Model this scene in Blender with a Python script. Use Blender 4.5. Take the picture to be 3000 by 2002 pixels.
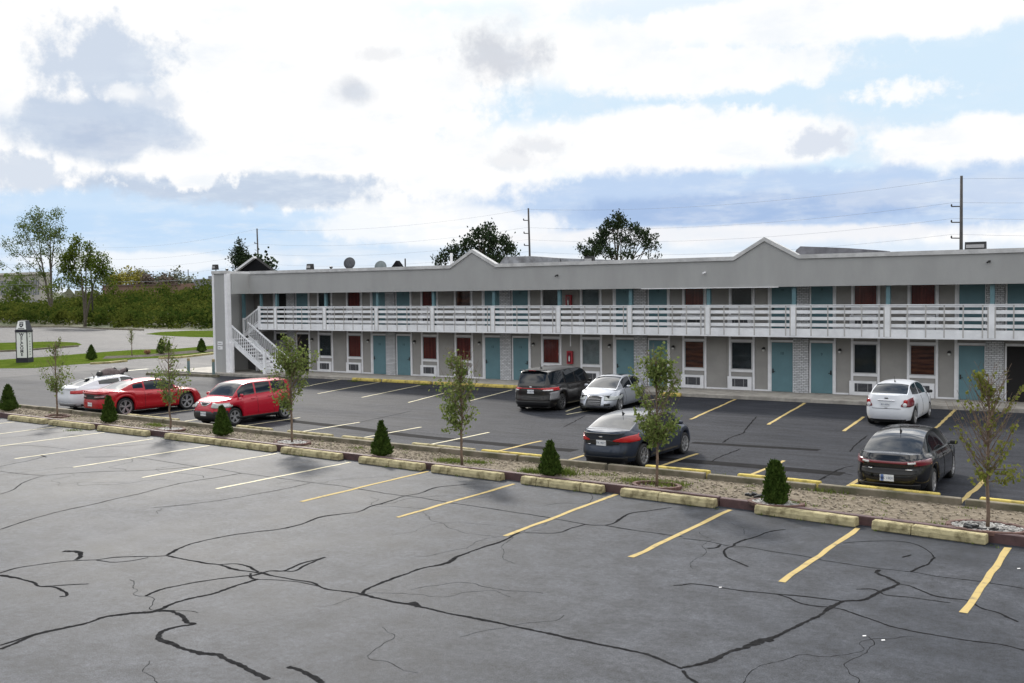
import bpy, bmesh, math, random
import numpy as np
from mathutils import Vector, Matrix, noise
R=math.radians
random.seed(7)
for o in list(bpy.data.objects): bpy.data.objects.remove(o)
scene=bpy.context.scene
C=scene.collection
# ------------------------------------------------------------------ camera
EYE=4.85; FPX=3031.7
YAW,PITCH,ROLL=0.583573,0.046126,-0.011058
def basis():
    cy,sy=math.cos(YAW),math.sin(YAW)
    f=Vector((-sy*math.cos(PITCH),cy*math.cos(PITCH),-math.sin(PITCH)))
    r0=Vector((cy,sy,0)); u0=r0.cross(f)
    return r0*math.cos(ROLL)+u0*math.sin(ROLL), -r0*math.sin(ROLL)+u0*math.cos(ROLL), f
CR,CU,CF=basis()
cam=bpy.data.cameras.new('camera'); camo=bpy.data.objects.new('camera',cam); C.objects.link(camo)
m=Matrix((CR,CU,-CF)).transposed().to_4x4(); m.translation=Vector((0,0,EYE)); camo.matrix_world=m
cam.sensor_width=36; cam.lens=FPX/3000*36; cam.clip_end=5000; cam.clip_start=.1
scene.camera=camo
scene.render.resolution_x=1024; scene.render.resolution_y=683
# photo coordinate (3000 px wide) -> real place on the ground / on a plane of constant y / at a distance
def ray(x,y): return CF+CR*((x-1500)/FPX)-CU*((y-1001)/FPX)
def g(x,y,z=0.0):
    d=ray(x,y); t=(z-EYE)/d.z; return Vector((d.x*t,d.y*t,z))
def fy(x,y,Y):
    d=ray(x,y); t=Y/d.y; return Vector((d.x*t,Y,EYE+d.z*t))
# ------------------------------------------------------------------ light
SUN_AZ,SUN_EL=-50.0,33.0     # azimuth measured from +Y towards +X
sd=Vector((math.sin(R(SUN_AZ))*math.cos(R(SUN_EL)),math.cos(R(SUN_AZ))*math.cos(R(SUN_EL)),math.sin(R(SUN_EL))))
sun=bpy.data.lights.new('sun','SUN'); sun.energy=3.0; sun.angle=R(4.5); sun.color=(1,.95,.87)
so=bpy.data.objects.new('sun',sun); C.objects.link(so); so.rotation_euler=sd.to_track_quat('Z','Y').to_euler()
scene.view_settings.view_transform='Standard'; scene.view_settings.look='None'
scene.view_settings.exposure=0.0; scene.view_settings.gamma=1
try: scene.view_settings.use_curve_mapping=False
except Exception: pass
W=bpy.data.worlds.new("World"); scene.world=W; W.use_nodes=True
nt=W.node_tree; N=nt.nodes; Lk=nt.links; N.clear()
def nd(t,**k):
    n=N.new(t)
    for a,b in k.items(): setattr(n,a,b)
    return n
def setin(n,i,v):
    if hasattr(v,'node') or isinstance(v,bpy.types.NodeSocket): Lk.new(v,n.inputs[i])
    else: n.inputs[i].default_value=v
def mth(op,a,b=0.0,c=0.0,clamp=False):
    n=nd('ShaderNodeMath',operation=op); n.use_clamp=clamp
    setin(n,0,a); setin(n,1,b)
    if op in('MULTIPLY_ADD','COMPARE','SMOOTH_MIN'): setin(n,2,c)
    return n.outputs[0]
def mixc(f,a,b):
    n=nd('ShaderNodeMix',data_type='RGBA'); 
    setin(n,0,f); setin(n,6,a); setin(n,7,b); return n.outputs[2]
def maprange(v,a,b,c=0.0,d=1.0,kind='SMOOTHSTEP'):
    n=nd('ShaderNodeMapRange',interpolation_type=kind); setin(n,0,v); n.inputs[1].default_value=a;n.inputs[2].default_value=b;n.inputs[3].default_value=c;n.inputs[4].default_value=d
    return n.outputs[0]
out=nd('ShaderNodeOutputWorld'); bg=nd('ShaderNodeBackground'); Lk.new(bg.outputs[0],out.inputs[0])
sky=nd('ShaderNodeTexSky',sky_type='NISHITA',sun_disc=False,sun_elevation=R(SUN_EL),sun_rotation=R(SUN_AZ),air_density=1.2,dust_density=1.5,ozone_density=2.0)
tc=nd('ShaderNodeTexCoord'); sep=nd('ShaderNodeSeparateXYZ'); Lk.new(tc.outputs['Generated'],sep.inputs[0])
dx,dy,dz=sep.outputs
az=mth('ARCTAN2',dx,dy); el=mth('ARCSINE',dz)
# flattened cloud-deck coordinates
den=mth('ADD',mth('MAXIMUM',dz,0.0),0.16)
cmb=nd('ShaderNodeCombineXYZ'); Lk.new(mth('DIVIDE',dx,den),cmb.inputs[0]); Lk.new(mth('DIVIDE',dy,den),cmb.inputs[1])
def noisef(vec,scale,detail=6,rough=.55,off=0.0):
    n=nd('ShaderNodeTexNoise',noise_dimensions='3D'); n.inputs['Scale'].default_value=scale; n.inputs['Detail'].default_value=detail; n.inputs['Roughness'].default_value=rough
    if off:
        v=nd('ShaderNodeVectorMath',operation='ADD'); Lk.new(vec,v.inputs[0]); v.inputs[1].default_value=(off,off*1.7,off*.3); vec=v.outputs[0]
    Lk.new(vec,n.inputs['Vector']); return n.outputs[0]
n1=noisef(cmb.outputs[0],1.6,8,.62)
n2=noisef(tc.outputs['Generated'],9,8,.6,3.1)
n3=noisef(cmb.outputs[0],4.5,6,.6,7.7)
n4=noisef(tc.outputs['Generated'],26,6,.6,1.3)
def azel(x,y):
    d=ray(x,y).normalized(); return math.atan2(d.x,d.y),math.asin(d.z)
n5=noisef(tc.outputs['Generated'],60,5,.6,2.2)
wob=mth('ADD',mth('ADD',mth('MULTIPLY',mth('SUBTRACT',n2,.5),1.15),mth('MULTIPLY',mth('SUBTRACT',n4,.5),.75)),mth('MULTIPLY',mth('SUBTRACT',n5,.5),.4))
SK=1.0
wob2=mth('ADD',mth('MULTIPLY',mth('SUBTRACT',n4,.5),1.5),mth('MULTIPLY',mth('SUBTRACT',n5,.5),1.2))
def blob(px,py,rx,ry,soft=.45,amp=1.5,tilt=0.0):
    # soft cloud patch in the sky directions seen at that place of the photo (px in 2350-wide units)
    a0,e0=azel(px*1.2766,py*1.2766); ra=rx*1.2766/FPX; re=ry*1.2766/FPX
    u=mth('DIVIDE',mth('SUBTRACT',az,a0),ra/math.cos(e0)); v=mth('SUBTRACT',el,e0)
    if tilt: v=mth('ADD',v,mth('MULTIPLY',mth('SUBTRACT',az,a0),tilt))
    v=mth('DIVIDE',v,re)
    d=mth('SQRT',mth('ADD',mth('MULTIPLY',u,u),mth('MULTIPLY',v,v)))
    d=mth('ADD',d,mth('MULTIPLY',wob if rx>130 else wob2,amp*(1.0 if rx>130 else 1.35)))
    return maprange(d,1.0+soft*(.55 if rx>130 else 1.0),1.0-soft*(.55 if rx>130 else 1.0))
# base: pale blue nishita sky lightened by thin haze
skyc=nd('ShaderNodeVectorMath',operation='SCALE'); Lk.new(sky.outputs[0],skyc.inputs[0]); skyc.inputs[3].default_value=.085
pale=mixc(.72,skyc.outputs[0],(.62,.80,1.0,1))
# generic clouds everywhere else
cl=maprange(n1,.42,.56); shade=maprange(n3,.45,.75)
gen=mixc(cl,mixc(.25,skyc.outputs[0],(.36,.62,1.05,1)),mixc(shade,(2.7,2.65,2.55,1),(1.1,1.18,1.3,1)))
hz=maprange(el,R(2),R(26),.30,1.0,'LINEAR')
hsc=nd('ShaderNodeVectorMath',operation='SCALE'); Lk.new(gen,hsc.inputs[0]); Lk.new(hz,hsc.inputs[3]); gen=hsc.outputs[0]
WH=(1.03,1.03,1.03,1)
col=pale
def lay(c,f,k): 
    return mixc(mth('MULTIPLY',f,k),c[0],c[1])
BL=(.57,.66,.80,1); DB=(.36,.50,.77,1); GY=(.70,.72,.78,1); PB=(.66,.83,.98,1)
c=WH
for (px,py,rx,ry,soft,amp,tilt,colr,k) in [
    (1950,240,720,190,.35,1.3,0,PB,.95),(1500,40,260,60,.5,1.6,0,PB,.6),(1100,60,220,60,.5,1.6,0,(.82,.95,1,1),.6),
    (1150,95,420,60,.4,1.8,0,WH,.8),
    (1950,35,430,60,.3,1.2,0,WH,.95),(1600,160,330,50,.35,1.5,0,WH,.95),(2080,215,90,22,.5,1.7,0,WH,.9),(1560,330,420,70,.35,1.3,0,WH,.95),(2250,330,230,55,.35,1.2,0,WH,1),(1720,290,50,45,.4,1.5,0,WH,.9),
    (235,145,118,78,.4,1.1,0,BL,.85),(235,298,182,62,.4,1.1,0,BL,.95),(330,235,88,40,.6,1.0,0,BL,.7),(240,318,125,30,.8,.9,0,(.48,.57,.73,1),.75),(290,215,40,16,.5,1.5,0,WH,.7),
    (80,405,80,42,.4,1.4,0,BL,.7),(560,440,295,48,.28,1.1,0,BL,1),(440,395,110,32,.3,1.4,0,WH,.95),
    (1150,130,85,48,.7,1.2,0,(.60,.63,.70,1),.8),(810,208,38,24,.8,.8,0,(.60,.64,.72,1),.8),(860,125,45,14,.6,1.4,0,GY,.4),(1240,335,50,18,.6,1.5,0,GY,.5),(1190,372,60,20,.6,1.5,0,GY,.4),(1885,325,60,26,.5,1.5,0,(.62,.69,.82,1),.7),
    (1800,470,760,78,.35,1.1,0,(.54,.68,.90,1),1),(1750,478,420,34,.6,1.0,0,DB,.75),
    (300,560,700,100,.25,.8,0,(.60,.77,.97,1),.95),(350,520,330,32,.5,1,0,(.50,.70,.95,1),.5),
    (2200,440,300,30,.5,1.6,0,(.66,.74,.88,1),.6),
    (1000,520,280,50,.35,1.2,0,WH,.8),(1650,545,520,24,.45,1.2,0,(.95,.95,.97,1),.9),(1180,600,1300,34,.6,.9,0,(.72,.83,.96,1),.9),(1500,600,500,18,.6,1.3,0,WH,.6),(350,600,300,18,.6,1.3,0,WH,.6)]:
    c=mixc(mth('MULTIPLY',blob(px,py,rx,ry,soft,amp,tilt),k),c,colr)
# soft grey shading inside the white deck, light wisps over everything
c=mixc(mth('MULTIPLY',mth('MULTIPLY',maprange(n3,.42,.66),maprange(n2,.38,.62)),.55),c,(.80,.87,.95,1))
c=mixc(mth('MULTIPLY',maprange(n1,.5,.72),.30),c,WH)
# hand over to the generic sky outside the seen part
inaz=mth('MULTIPLY',maprange(az,R(-72),R(-62)),maprange(az,R(2),R(-6)))
inel=maprange(el,R(19),R(16))
full=mixc(mth('MULTIPLY',inaz,inel),gen,c)
# thin cloud glowing around the veiled sun
dt=nd('ShaderNodeVectorMath',operation='DOT_PRODUCT'); Lk.new(tc.outputs['Generated'],dt.inputs[0]); dt.inputs[1].default_value=tuple(sd)
glow=mth('ADD',mth('MULTIPLY',mth('POWER',mth('MAXIMUM',dt.outputs['Value'],0.0),60.0),5.0),mth('MULTIPLY',mth('POWER',mth('MAXIMUM',dt.outputs['Value'],0.0),14.0),1.6))
gsc=nd('ShaderNodeVectorMath',operation='SCALE'); gsc.inputs[0].default_value=(1,.97,.92); Lk.new(mth('MULTIPLY',glow,maprange(el,R(14),R(24))),gsc.inputs[3])
gad=nd('ShaderNodeVectorMath',operation='ADD'); Lk.new(full,gad.inputs[0]); Lk.new(gsc.outputs[0],gad.inputs[1]); full=gad.outputs[0]
Lk.new(full,bg.inputs[0]); bg.inputs[1].default_value=1.0
# ------------------------------------------------------------------ helpers
LOC={}
class MB:
    def __init__(s): s.v=[]; s.f=[]
    def add(s,vs,fs):
        b=len(s.v); s.v+= [tuple(v) for v in vs]; s.f+=[tuple(i+b for i in f) for f in fs]; return s
    def box(s,x0,x1,y0,y1,z0,z1):
        return s.add([(x0,y0,z0),(x1,y0,z0),(x1,y1,z0),(x0,y1,z0),(x0,y0,z1),(x1,y0,z1),(x1,y1,z1),(x0,y1,z1)],
            [(0,3,2,1),(4,5,6,7),(0,1,5,4),(1,2,6,5),(2,3,7,6),(3,0,4,7)])
    def obox(s,c,ax,ay,az):  # centre + half axes
        c=Vector(c);ax=Vector(ax);ay=Vector(ay);az=Vector(az)
        vs=[c+ax*i+ay*j+az*k for k in(-1,1) for i,j in((-1,-1),(1,-1),(1,1),(-1,1))]
        return s.add(vs,[(0,3,2,1),(4,5,6,7),(0,1,5,4),(1,2,6,5),(2,3,7,6),(3,0,4,7)])
    def beam(s,a,b,w,h,up=(0,0,1)):
        a=Vector(a);b=Vector(b);d=(b-a); x=d.cross(Vector(up)).normalized(); z=x.cross(d).normalized()
        return s.obox((a+b)/2,d/2,x*w/2,z*h/2)
    def tube(s,pts,r,n=6,cap=True):
        pts=[Vector(p) for p in pts]; rs=r if isinstance(r,(list,tuple)) else [r]*len(pts)
        b=len(s.v); ref=Vector((0,0,1)) if abs((pts[-1]-pts[0]).normalized().z)<.9 else Vector((1,0,0))
        for i,p in enumerate(pts):
            t=(pts[min(i+1,len(pts)-1)]-pts[max(i-1,0)]).normalized()
            x=t.cross(ref).normalized(); y=x.cross(t)
            for k in range(n):
                a=2*math.pi*k/n; s.v.append(tuple(p+(x*math.cos(a)+y*math.sin(a))*rs[i]))
        for i in range(len(pts)-1):
            for k in range(n):
                s.f.append((b+i*n+k,b+i*n+(k+1)%n,b+(i+1)*n+(k+1)%n,b+(i+1)*n+k))
        if cap:
            s.f.append(tuple(b+k for k in range(n))[::-1]); s.f.append(tuple(b+(len(pts)-1)*n+k for k in range(n)))
        return s
    def prism(s,poly,d):   # poly list of 3d points, extruded by vector d
        n=len(poly); d=Vector(d); vs=[Vector(p) for p in poly]+[Vector(p)+d for p in poly]
        return s.add(vs,[tuple(range(n))[::-1],tuple(range(n,2*n))]+[(i,(i+1)%n,n+(i+1)%n,n+i) for i in range(n)])
    def lathe(s,prof,c,ax,n=20):  # prof [(radius, along)]
        c=Vector(c);ax=Vector(ax).normalized(); ref=Vector((0,0,1)) if abs(ax.z)<.9 else Vector((1,0,0))
        x=ax.cross(ref).normalized(); y=ax.cross(x); b=len(s.v)
        for r,h in prof:
            for k in range(n):
                a=2*math.pi*k/n; s.v.append(tuple(c+ax*h+(x*math.cos(a)+y*math.sin(a))*r))
        for i in range(len(prof)-1):
            for k in range(n): s.f.append((b+i*n+k,b+i*n+(k+1)%n,b+(i+1)*n+(k+1)%n,b+(i+1)*n+k))
        return s
    def sheet(s,poly,z):
        return s.add([(p[0],p[1],z) for p in poly],[tuple(range(len(poly)))])
    def build(s,name,mat,parent=None,smooth=False,bevel=0,solid=0,local=False,seg=1):
        me=bpy.data.meshes.new(name)
        off=LOC.get(parent.name_full,Vector((0,0,0))) if (parent and not local) else Vector((0,0,0))
        vs=s.v if off.length==0 else [(v[0]-off.x,v[1]-off.y,v[2]-off.z) for v in s.v]
        me.from_pydata([tuple(v) for v in vs],[],s.f); me.validate(); me.update()
        if not s.__dict__.get('keepn'):
            bm=bmesh.new(); bm.from_mesh(me); bmesh.ops.recalc_face_normals(bm,faces=bm.faces); bm.to_mesh(me); bm.free()
        if smooth:
            for p in me.polygons: p.use_smooth=True
        me.materials.append(mat)
        o=bpy.data.objects.new(name,me); C.objects.link(o)
        if parent: o.parent=parent
        LOC[o.name_full]=off
        if bevel:
            b=o.modifiers.new('bevel','BEVEL'); b.width=bevel; b.segments=seg; b.limit_method='ANGLE'; b.angle_limit=R(40)
        if solid:
            b=o.modifiers.new('solid','SOLIDIFY'); b.thickness=solid; b.offset=0
        return o
def top(name,label,cat,loc=(0,0,0),rz=0,group=None):
    o=bpy.data.objects.new(name,None); C.objects.link(o); o.location=loc; o.rotation_euler=(0,0,rz); o.empty_display_size=.3
    LOC[o.name_full]=Vector(loc); tagit(o,label,cat,group); return o
def tagit(o,label,cat,group=None):
    o['label']=label; o['category']=cat
    if group: o['group']=group
    return o
def struct(o,kind='structure'): o['kind']=kind; return o
def recenter(o,loc):   # move origin of a one-mesh thing to its base
    loc=Vector(loc); o.data.transform(Matrix.Translation(-loc)); o.location=loc; return o
def copy_tree(o,parent=None):
    c=o.copy(); C.objects.link(c)
    if parent: c.parent=parent
    for ch in [x for x in bpy.data.objects if x.parent==o]: copy_tree(ch,c)
    return c
# ------------------------------------------------------------------ materials
MATS={}
def mat(name,col,rough=.6,metal=0,spec=.5,var=0,vscale=3,bump=0,bscale=60,col2=None,detail=5,coat=0,emit=None,stretch=None,isl=0,trans=0,lo=.35,hi=.65):
    if name in MATS: return MATS[name]
    m=bpy.data.materials.new(name); m.use_nodes=True; t=m.node_tree; b=t.nodes['Principled BSDF']
    b.inputs['Base Color'].default_value=(*col,1); b.inputs['Roughness'].default_value=rough; b.inputs['Metallic'].default_value=metal
    b.inputs['Specular IOR Level'].default_value=spec; b.inputs['Coat Weight'].default_value=coat; b.inputs['Coat Roughness'].default_value=.03
    if emit: b.inputs['Emission Color'].default_value=(*emit,1); b.inputs['Emission Strength'].default_value=1
    def coords(sc):
        tc=t.nodes.new('ShaderNodeTexCoord'); mp=t.nodes.new('ShaderNodeMapping'); t.links.new(tc.outputs['Object'],mp.inputs[0])
        mp.inputs['Scale'].default_value=stretch if stretch else (1,1,1)
        n=t.nodes.new('ShaderNodeTexNoise'); n.inputs['Scale'].default_value=sc; n.inputs['Detail'].default_value=detail; n.inputs['Roughness'].default_value=.6
        t.links.new(mp.outputs[0],n.inputs['Vector']); return n
    if var or col2 is not None:
        n=coords(vscale); r=t.nodes.new('ShaderNodeMapRange'); t.links.new(n.outputs[0],r.inputs[0]); r.inputs[1].default_value=lo; r.inputs[2].default_value=hi
        fac=r.outputs[0]
        if isl:
            gi=t.nodes.new('ShaderNodeNewGeometry'); mm=t.nodes.new('ShaderNodeMath'); mm.operation='MULTIPLY_ADD'; t.links.new(gi.outputs['Random Per Island'],mm.inputs[0]); mm.inputs[1].default_value=isl
            m2=t.nodes.new('ShaderNodeMath'); m2.operation='MULTIPLY'; t.links.new(fac,m2.inputs[0]); m2.inputs[1].default_value=1-isl; t.links.new(m2.outputs[0],mm.inputs[2]); fac=mm.outputs[0]
        x=t.nodes.new('ShaderNodeMix'); x.data_type='RGBA'; t.links.new(fac,x.inputs[0])
        c2=col2 if col2 is not None else tuple(c*(1+var) for c in col); c1=col if col2 is not None else tuple(c*(1-var) for c in col)
        x.inputs[6].default_value=(*c1,1); x.inputs[7].default_value=(*c2,1); t.links.new(x.outputs[2],b.inputs['Base Color'])
    if bump:
        n=coords(bscale); bp=t.nodes.new('ShaderNodeBump'); bp.inputs['Strength'].default_value=bump; bp.inputs['Distance'].default_value=.02
        t.links.new(n.outputs[0],bp.inputs['Height']); t.links.new(bp.outputs[0],b.inputs['Normal'])
    if trans:
        tr=t.nodes.new('ShaderNodeBsdfTranslucent'); mx=t.nodes.new('ShaderNodeMixShader'); mx.inputs[0].default_value=trans
        src=b.inputs['Base Color'].links[0].from_socket if b.inputs['Base Color'].links else None
        if src: t.links.new(src,tr.inputs[0])
        else: tr.inputs[0].default_value=(*col,1)
        t.links.new(b.outputs[0],mx.inputs[1]); t.links.new(tr.outputs[0],mx.inputs[2]); t.links.new(mx.outputs[0],t.nodes['Material Output'].inputs[0])
    MATS[name]=m; return m
def asphalt(name,c1,c2,rough,streak=None,sp=.5):
    m=bpy.data.materials.new(name); m.use_nodes=True; t=m.node_tree; b=t.nodes['Principled BSDF']
    tc=t.nodes.new('ShaderNodeTexCoord')
    def nz(sc,det,st=(1,1,1),rg=.6):
        mp=t.nodes.new('ShaderNodeMapping'); t.links.new(tc.outputs['Object'],mp.inputs[0]); mp.inputs['Scale'].default_value=st
        n=t.nodes.new('ShaderNodeTexNoise'); n.inputs['Scale'].default_value=sc; n.inputs['Detail'].default_value=det; n.inputs['Roughness'].default_value=rg; t.links.new(mp.outputs[0],n.inputs['Vector']); return n.outputs[0]
    def rng(v,a,b_,c,d):
        r=t.nodes.new('ShaderNodeMapRange'); t.links.new(v,r.inputs[0]); r.inputs[1].default_value=a;r.inputs[2].default_value=b_;r.inputs[3].default_value=c;r.inputs[4].default_value=d; return r.outputs[0]
    def mul(a,b_):
        r=t.nodes.new('ShaderNodeMath'); r.operation='MULTIPLY'; t.links.new(a,r.inputs[0]); t.links.new(b_,r.inputs[1]); return r.outputs[0]
    big=nz(.22,5,streak or (1,1,1)); fine=nz(45,3); med=nz(9,4,(1,1,1),.7); mid=nz(1.6,6,streak or (1,1,1)); grit=nz(160,2)
    x=t.nodes.new('ShaderNodeMix'); x.data_type='RGBA'; t.links.new(rng(big,.35,.65,0,1),x.inputs[0]); x.inputs[6].default_value=(*c1,1); x.inputs[7].default_value=(*c2,1)
    k=mul(mul(mul(rng(fine,.3,.7,.55,1.45),rng(mid,.32,.68,.68,1.36)),rng(grit,.3,.7,.6,1.4)),rng(med,.3,.7,.62,1.38))
    vm=t.nodes.new('ShaderNodeVectorMath'); vm.operation='SCALE'; t.links.new(x.outputs[2],vm.inputs[0]); t.links.new(k,vm.inputs[3]); t.links.new(vm.outputs[0],b.inputs['Base Color'])
    t.links.new(rng(big,.3,.7,rough-.06,rough+.06),b.inputs['Roughness']); b.inputs['Specular IOR Level'].default_value=sp
    bp=t.nodes.new('ShaderNodeBump'); bp.inputs['Strength'].default_value=.8; bp.inputs['Distance'].default_value=.012; t.links.new(nz(38,6,(1,1,1),.75),bp.inputs['Height']); t.links.new(bp.outputs[0],b.inputs['Normal'])
    return m
def brickmat(name,c1,c2,mortar,sx=.2,sz=.07,rough=.8):
    m=bpy.data.materials.new(name); m.use_nodes=True; t=m.node_tree; b=t.nodes['Principled BSDF']
    tc=t.nodes.new('ShaderNodeTexCoord'); sp=t.nodes.new('ShaderNodeSeparateXYZ'); cb=t.nodes.new('ShaderNodeCombineXYZ'); t.links.new(tc.outputs['Object'],sp.inputs[0])
    ad=t.nodes.new('ShaderNodeMath'); ad.operation='ADD'; t.links.new(sp.outputs[0],ad.inputs[0]); t.links.new(sp.outputs[1],ad.inputs[1]); t.links.new(ad.outputs[0],cb.inputs[0]); t.links.new(sp.outputs[2],cb.inputs[1])
    br=t.nodes.new('ShaderNodeTexBrick'); br.inputs['Scale'].default_value=1; br.inputs['Brick Width'].default_value=sx; br.inputs['Row Height'].default_value=sz; br.inputs['Mortar Size'].default_value=.009
    br.inputs['Color1'].default_value=(*c1,1); br.inputs['Color2'].default_value=(*c2,1); br.inputs['Mortar'].default_value=(*mortar,1); t.links.new(cb.outputs[0],br.inputs['Vector']); t.links.new(br.outputs[0],b.inputs['Base Color'])
    bp=t.nodes.new('ShaderNodeBump'); bp.inputs['Strength'].default_value=.7; bp.inputs['Distance'].default_value=.01; bp.invert=True; t.links.new(br.outputs['Fac'],bp.inputs['Height']); t.links.new(bp.outputs[0],b.inputs['Normal'])
    b.inputs['Roughness'].default_value=rough; return m
M_near=asphalt('near_asphalt',(.020,.0235,.031),(.052,.056,.066),.62,None,.15)
M_mid=asphalt('mid_asphalt',(.021,.023,.029),(.034,.036,.043),.72,(.35,1.6,1),.08)
M_road=asphalt('road_asphalt',(.040,.040,.044),(.075,.075,.08),.65,(.35,1.3,1),.05)
M_tar=mat('crack_tar',(.021,.021,.022),.95,spec=.0,var=.3,vscale=9)
M_patch=mat('dark_asphalt_band',(.012,.012,.013),.85,spec=.04,var=.3,vscale=3)
M_line=mat('line_paint',(.43,.33,.14),.8,spec=.1,col2=(.20,.17,.11),vscale=5,detail=8,lo=.52,hi=.72)
M_linew=mat('pale_line_paint',(.52,.47,.30),.7,col2=(.28,.26,.20),vscale=5,detail=8,lo=.5,hi=.7)
M_conc=mat('concrete',(.30,.28,.25),.85,var=.22,vscale=2.5,bump=.3,bscale=40)
M_curb=mat('old_concrete',(.20,.17,.13),.9,col2=(.09,.085,.05),vscale=2.2,bump=.5,bscale=25)
M_maroon=mat('maroon_edging',(.075,.040,.040),.7,var=.3,vscale=4,bump=.3)
M_block=mat('yellow_block_paint',(.42,.37,.22),.9,spec=.1,col2=(.17,.145,.08),vscale=5,detail=9,bump=.8,bscale=22,lo=.44,hi=.66)
M_blockb=mat('bright_yellow_paint',(.54,.43,.12),.85,spec=.15,col2=(.22,.18,.07),vscale=5,detail=9,bump=.6,bscale=22,lo=.45,hi=.68)
M_gravel=mat('gravel',(.235,.20,.155),.95,spec=.1,col2=(.12,.10,.072),vscale=7,detail=9,bump=1,bscale=30)
M_stone=mat('grey_pebbles',(.36,.35,.33),.9,col2=(.16,.155,.15),vscale=30,bump=1,bscale=60)
M_grass=mat('lawn_ground',(.052,.085,.012),.9,col2=(.085,.11,.020),vscale=.5,detail=8,spec=0.0)
M_blade=mat('grass_blades',(.07,.12,.02),.8,col2=(.16,.18,.05),vscale=1.2,isl=.5,trans=.3,spec=0.0)
M_dirt=mat('field_ground',(.06,.075,.03),.95,col2=(.10,.09,.05),vscale=.05,detail=8)
M_grey=mat('grey_stucco',(.375,.378,.375),.9,spec=.2,col2=(.335,.337,.335),vscale=1.0,detail=7,bump=.35,bscale=30,stretch=(1,1,.3))
M_panel=mat('grey_panel',(.30,.29,.275),.85,var=.06,vscale=1.5,bump=.15,bscale=50)
M_dpanel=mat('dark_plywood_panel',(.20,.19,.18),.85,var=.1,vscale=3)  # dark grey of the panel behind the stairs
M_white=mat('white_trim',(.76,.76,.78),.6,var=.07,vscale=2.5)
M_rail=mat('white_rail_paint',(.76,.77,.79),.6,var=.09,vscale=2,detail=7)
M_bal=mat('grey_baluster',(.46,.45,.44),.6)
M_teal=mat('teal_door_paint',(.105,.205,.235),.55,var=.06,vscale=2)
M_tealp=mat('teal_post_paint',(.10,.19,.215),.5,var=.1,vscale=4)
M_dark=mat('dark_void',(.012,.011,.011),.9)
M_glass=mat('window_glass',(.022,.03,.036),.04,spec=.5)
M_glassd=mat('car_glass',(.008,.012,.017),.02,spec=.5)
M_metal=mat('brushed_metal',(.55,.55,.55),.3,metal=1)
M_chrome=mat('chrome',(.75,.75,.77),.12,metal=1)
M_black=mat('black_plastic',(.015,.015,.016),.5)
M_tyre=mat('tyre_rubber',(.018,.018,.019),.8)
M_gutter=mat('roofing_membrane',(.30,.30,.31),.8,var=.3,vscale=1)
M_soffit=mat('soffit_paint',(.25,.24,.23),.9)
M_brick=brickmat('white_painted_brick',(.66,.67,.69),(.48,.49,.51),(.14,.14,.14),.21,.078)
M_red=mat('red_cabinet',(.35,.02,.03),.45)
M_trunk=mat('sapling_bark',(.15,.105,.075),.9,var=.3,vscale=12)
M_bark=mat('tree_bark',(.09,.075,.06),.95,var=.3,vscale=6)
M_leaf=mat('pear_leaf',(.075,.12,.025),.5,col2=(.24,.28,.10),vscale=2.5,isl=.7,trans=.35,spec=0.0)
M_leafr=mat('pear_leaf_autumn',(.10,.13,.025),.5,col2=(.22,.22,.06),vscale=2,isl=.8,trans=.35,spec=0.0)
M_spruce=mat('dwarf_spruce_needles',(.026,.055,.012),.7,col2=(.080,.12,.026),vscale=7,isl=.5,spec=0.0)
M_pine=mat('pine_needles',(.018,.032,.018),.7,col2=(.050,.070,.034),vscale=1.5,isl=.5,spec=0.0)
M_bigleaf=mat('cottonwood_leaf',(.055,.085,.020),.6,col2=(.13,.17,.05),vscale=.5,isl=.6,trans=.3,spec=0.0)
M_bigleaf2=mat('dark_elm_leaf',(.050,.082,.015),.6,col2=(.13,.165,.030),vscale=.5,isl=.6,trans=.3,spec=0.0)
M_bush=mat('thicket_leaf',(.022,.047,.009),.8,col2=(.125,.135,.027),vscale=.26,detail=3,isl=.18,trans=.3,lo=.38,hi=.70,spec=0.0)
M_yel=mat('yellow_autumn_leaf',(.32,.26,.05),.7,col2=(.18,.19,.05),vscale=.2,isl=.5,spec=0.0)
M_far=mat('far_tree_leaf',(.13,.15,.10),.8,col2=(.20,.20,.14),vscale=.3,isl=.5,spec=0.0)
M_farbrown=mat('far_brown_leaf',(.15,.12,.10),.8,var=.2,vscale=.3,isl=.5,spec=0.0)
M_wood=mat('pole_wood',(.06,.056,.055),.9,var=.2,vscale=3)
M_wire=mat('wire',(.24,.26,.29),.6)
# ------------------------------------------------------------------ ground
def yN(X): return float(np.interp(X,[-60,-39.8,-26,-17,-8,-3,4],[24.6,23.38,22.75,22.15,21.55,21.02,20.35]))   # front of near block row
def yF(X): return float(np.interp(X,[-60,-41,-27,-17.5,-8.5,-4.1,4],[26.6,25.5,24.75,24.35,24.2,24.0,23.4]))     # inner face of far kerb
mb=MB().sheet([(-1500,-200),(1500,-200),(1500,3000),(-1500,3000)],-.03); struct(mb.build('ground',M_dirt))
xs=list(np.linspace(-62,12,38))
mb=MB()
for a,b in zip(xs[:-1],xs[1:]): mb.add([(a,-14,0),(b,-14,0),(b,yN(b)+.6,0),(a,yN(a)+.6,0)],[(0,1,2,3)])
struct(mb.build('near_parking_lot',M_near))
mb=MB()
for a,b in zip(xs[:-1],xs[1:]): mb.add([(a,yF(a)-.05,0),(b,yF(b)-.05,0),(b,44.9,0),(a,44.9,0)],[(0,1,2,3)])
struct(mb.build('middle_parking_lot',M_mid))
mb=MB().sheet([(-260,-14),(-62,-14),(-62,44.9),(-51.5,44.9),(-51.5,60),(-40,100),(-40,102.5),(-110,102.5),(-160,104),(-260,112)],-.002)
struct(mb.build('road',M_road))
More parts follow.
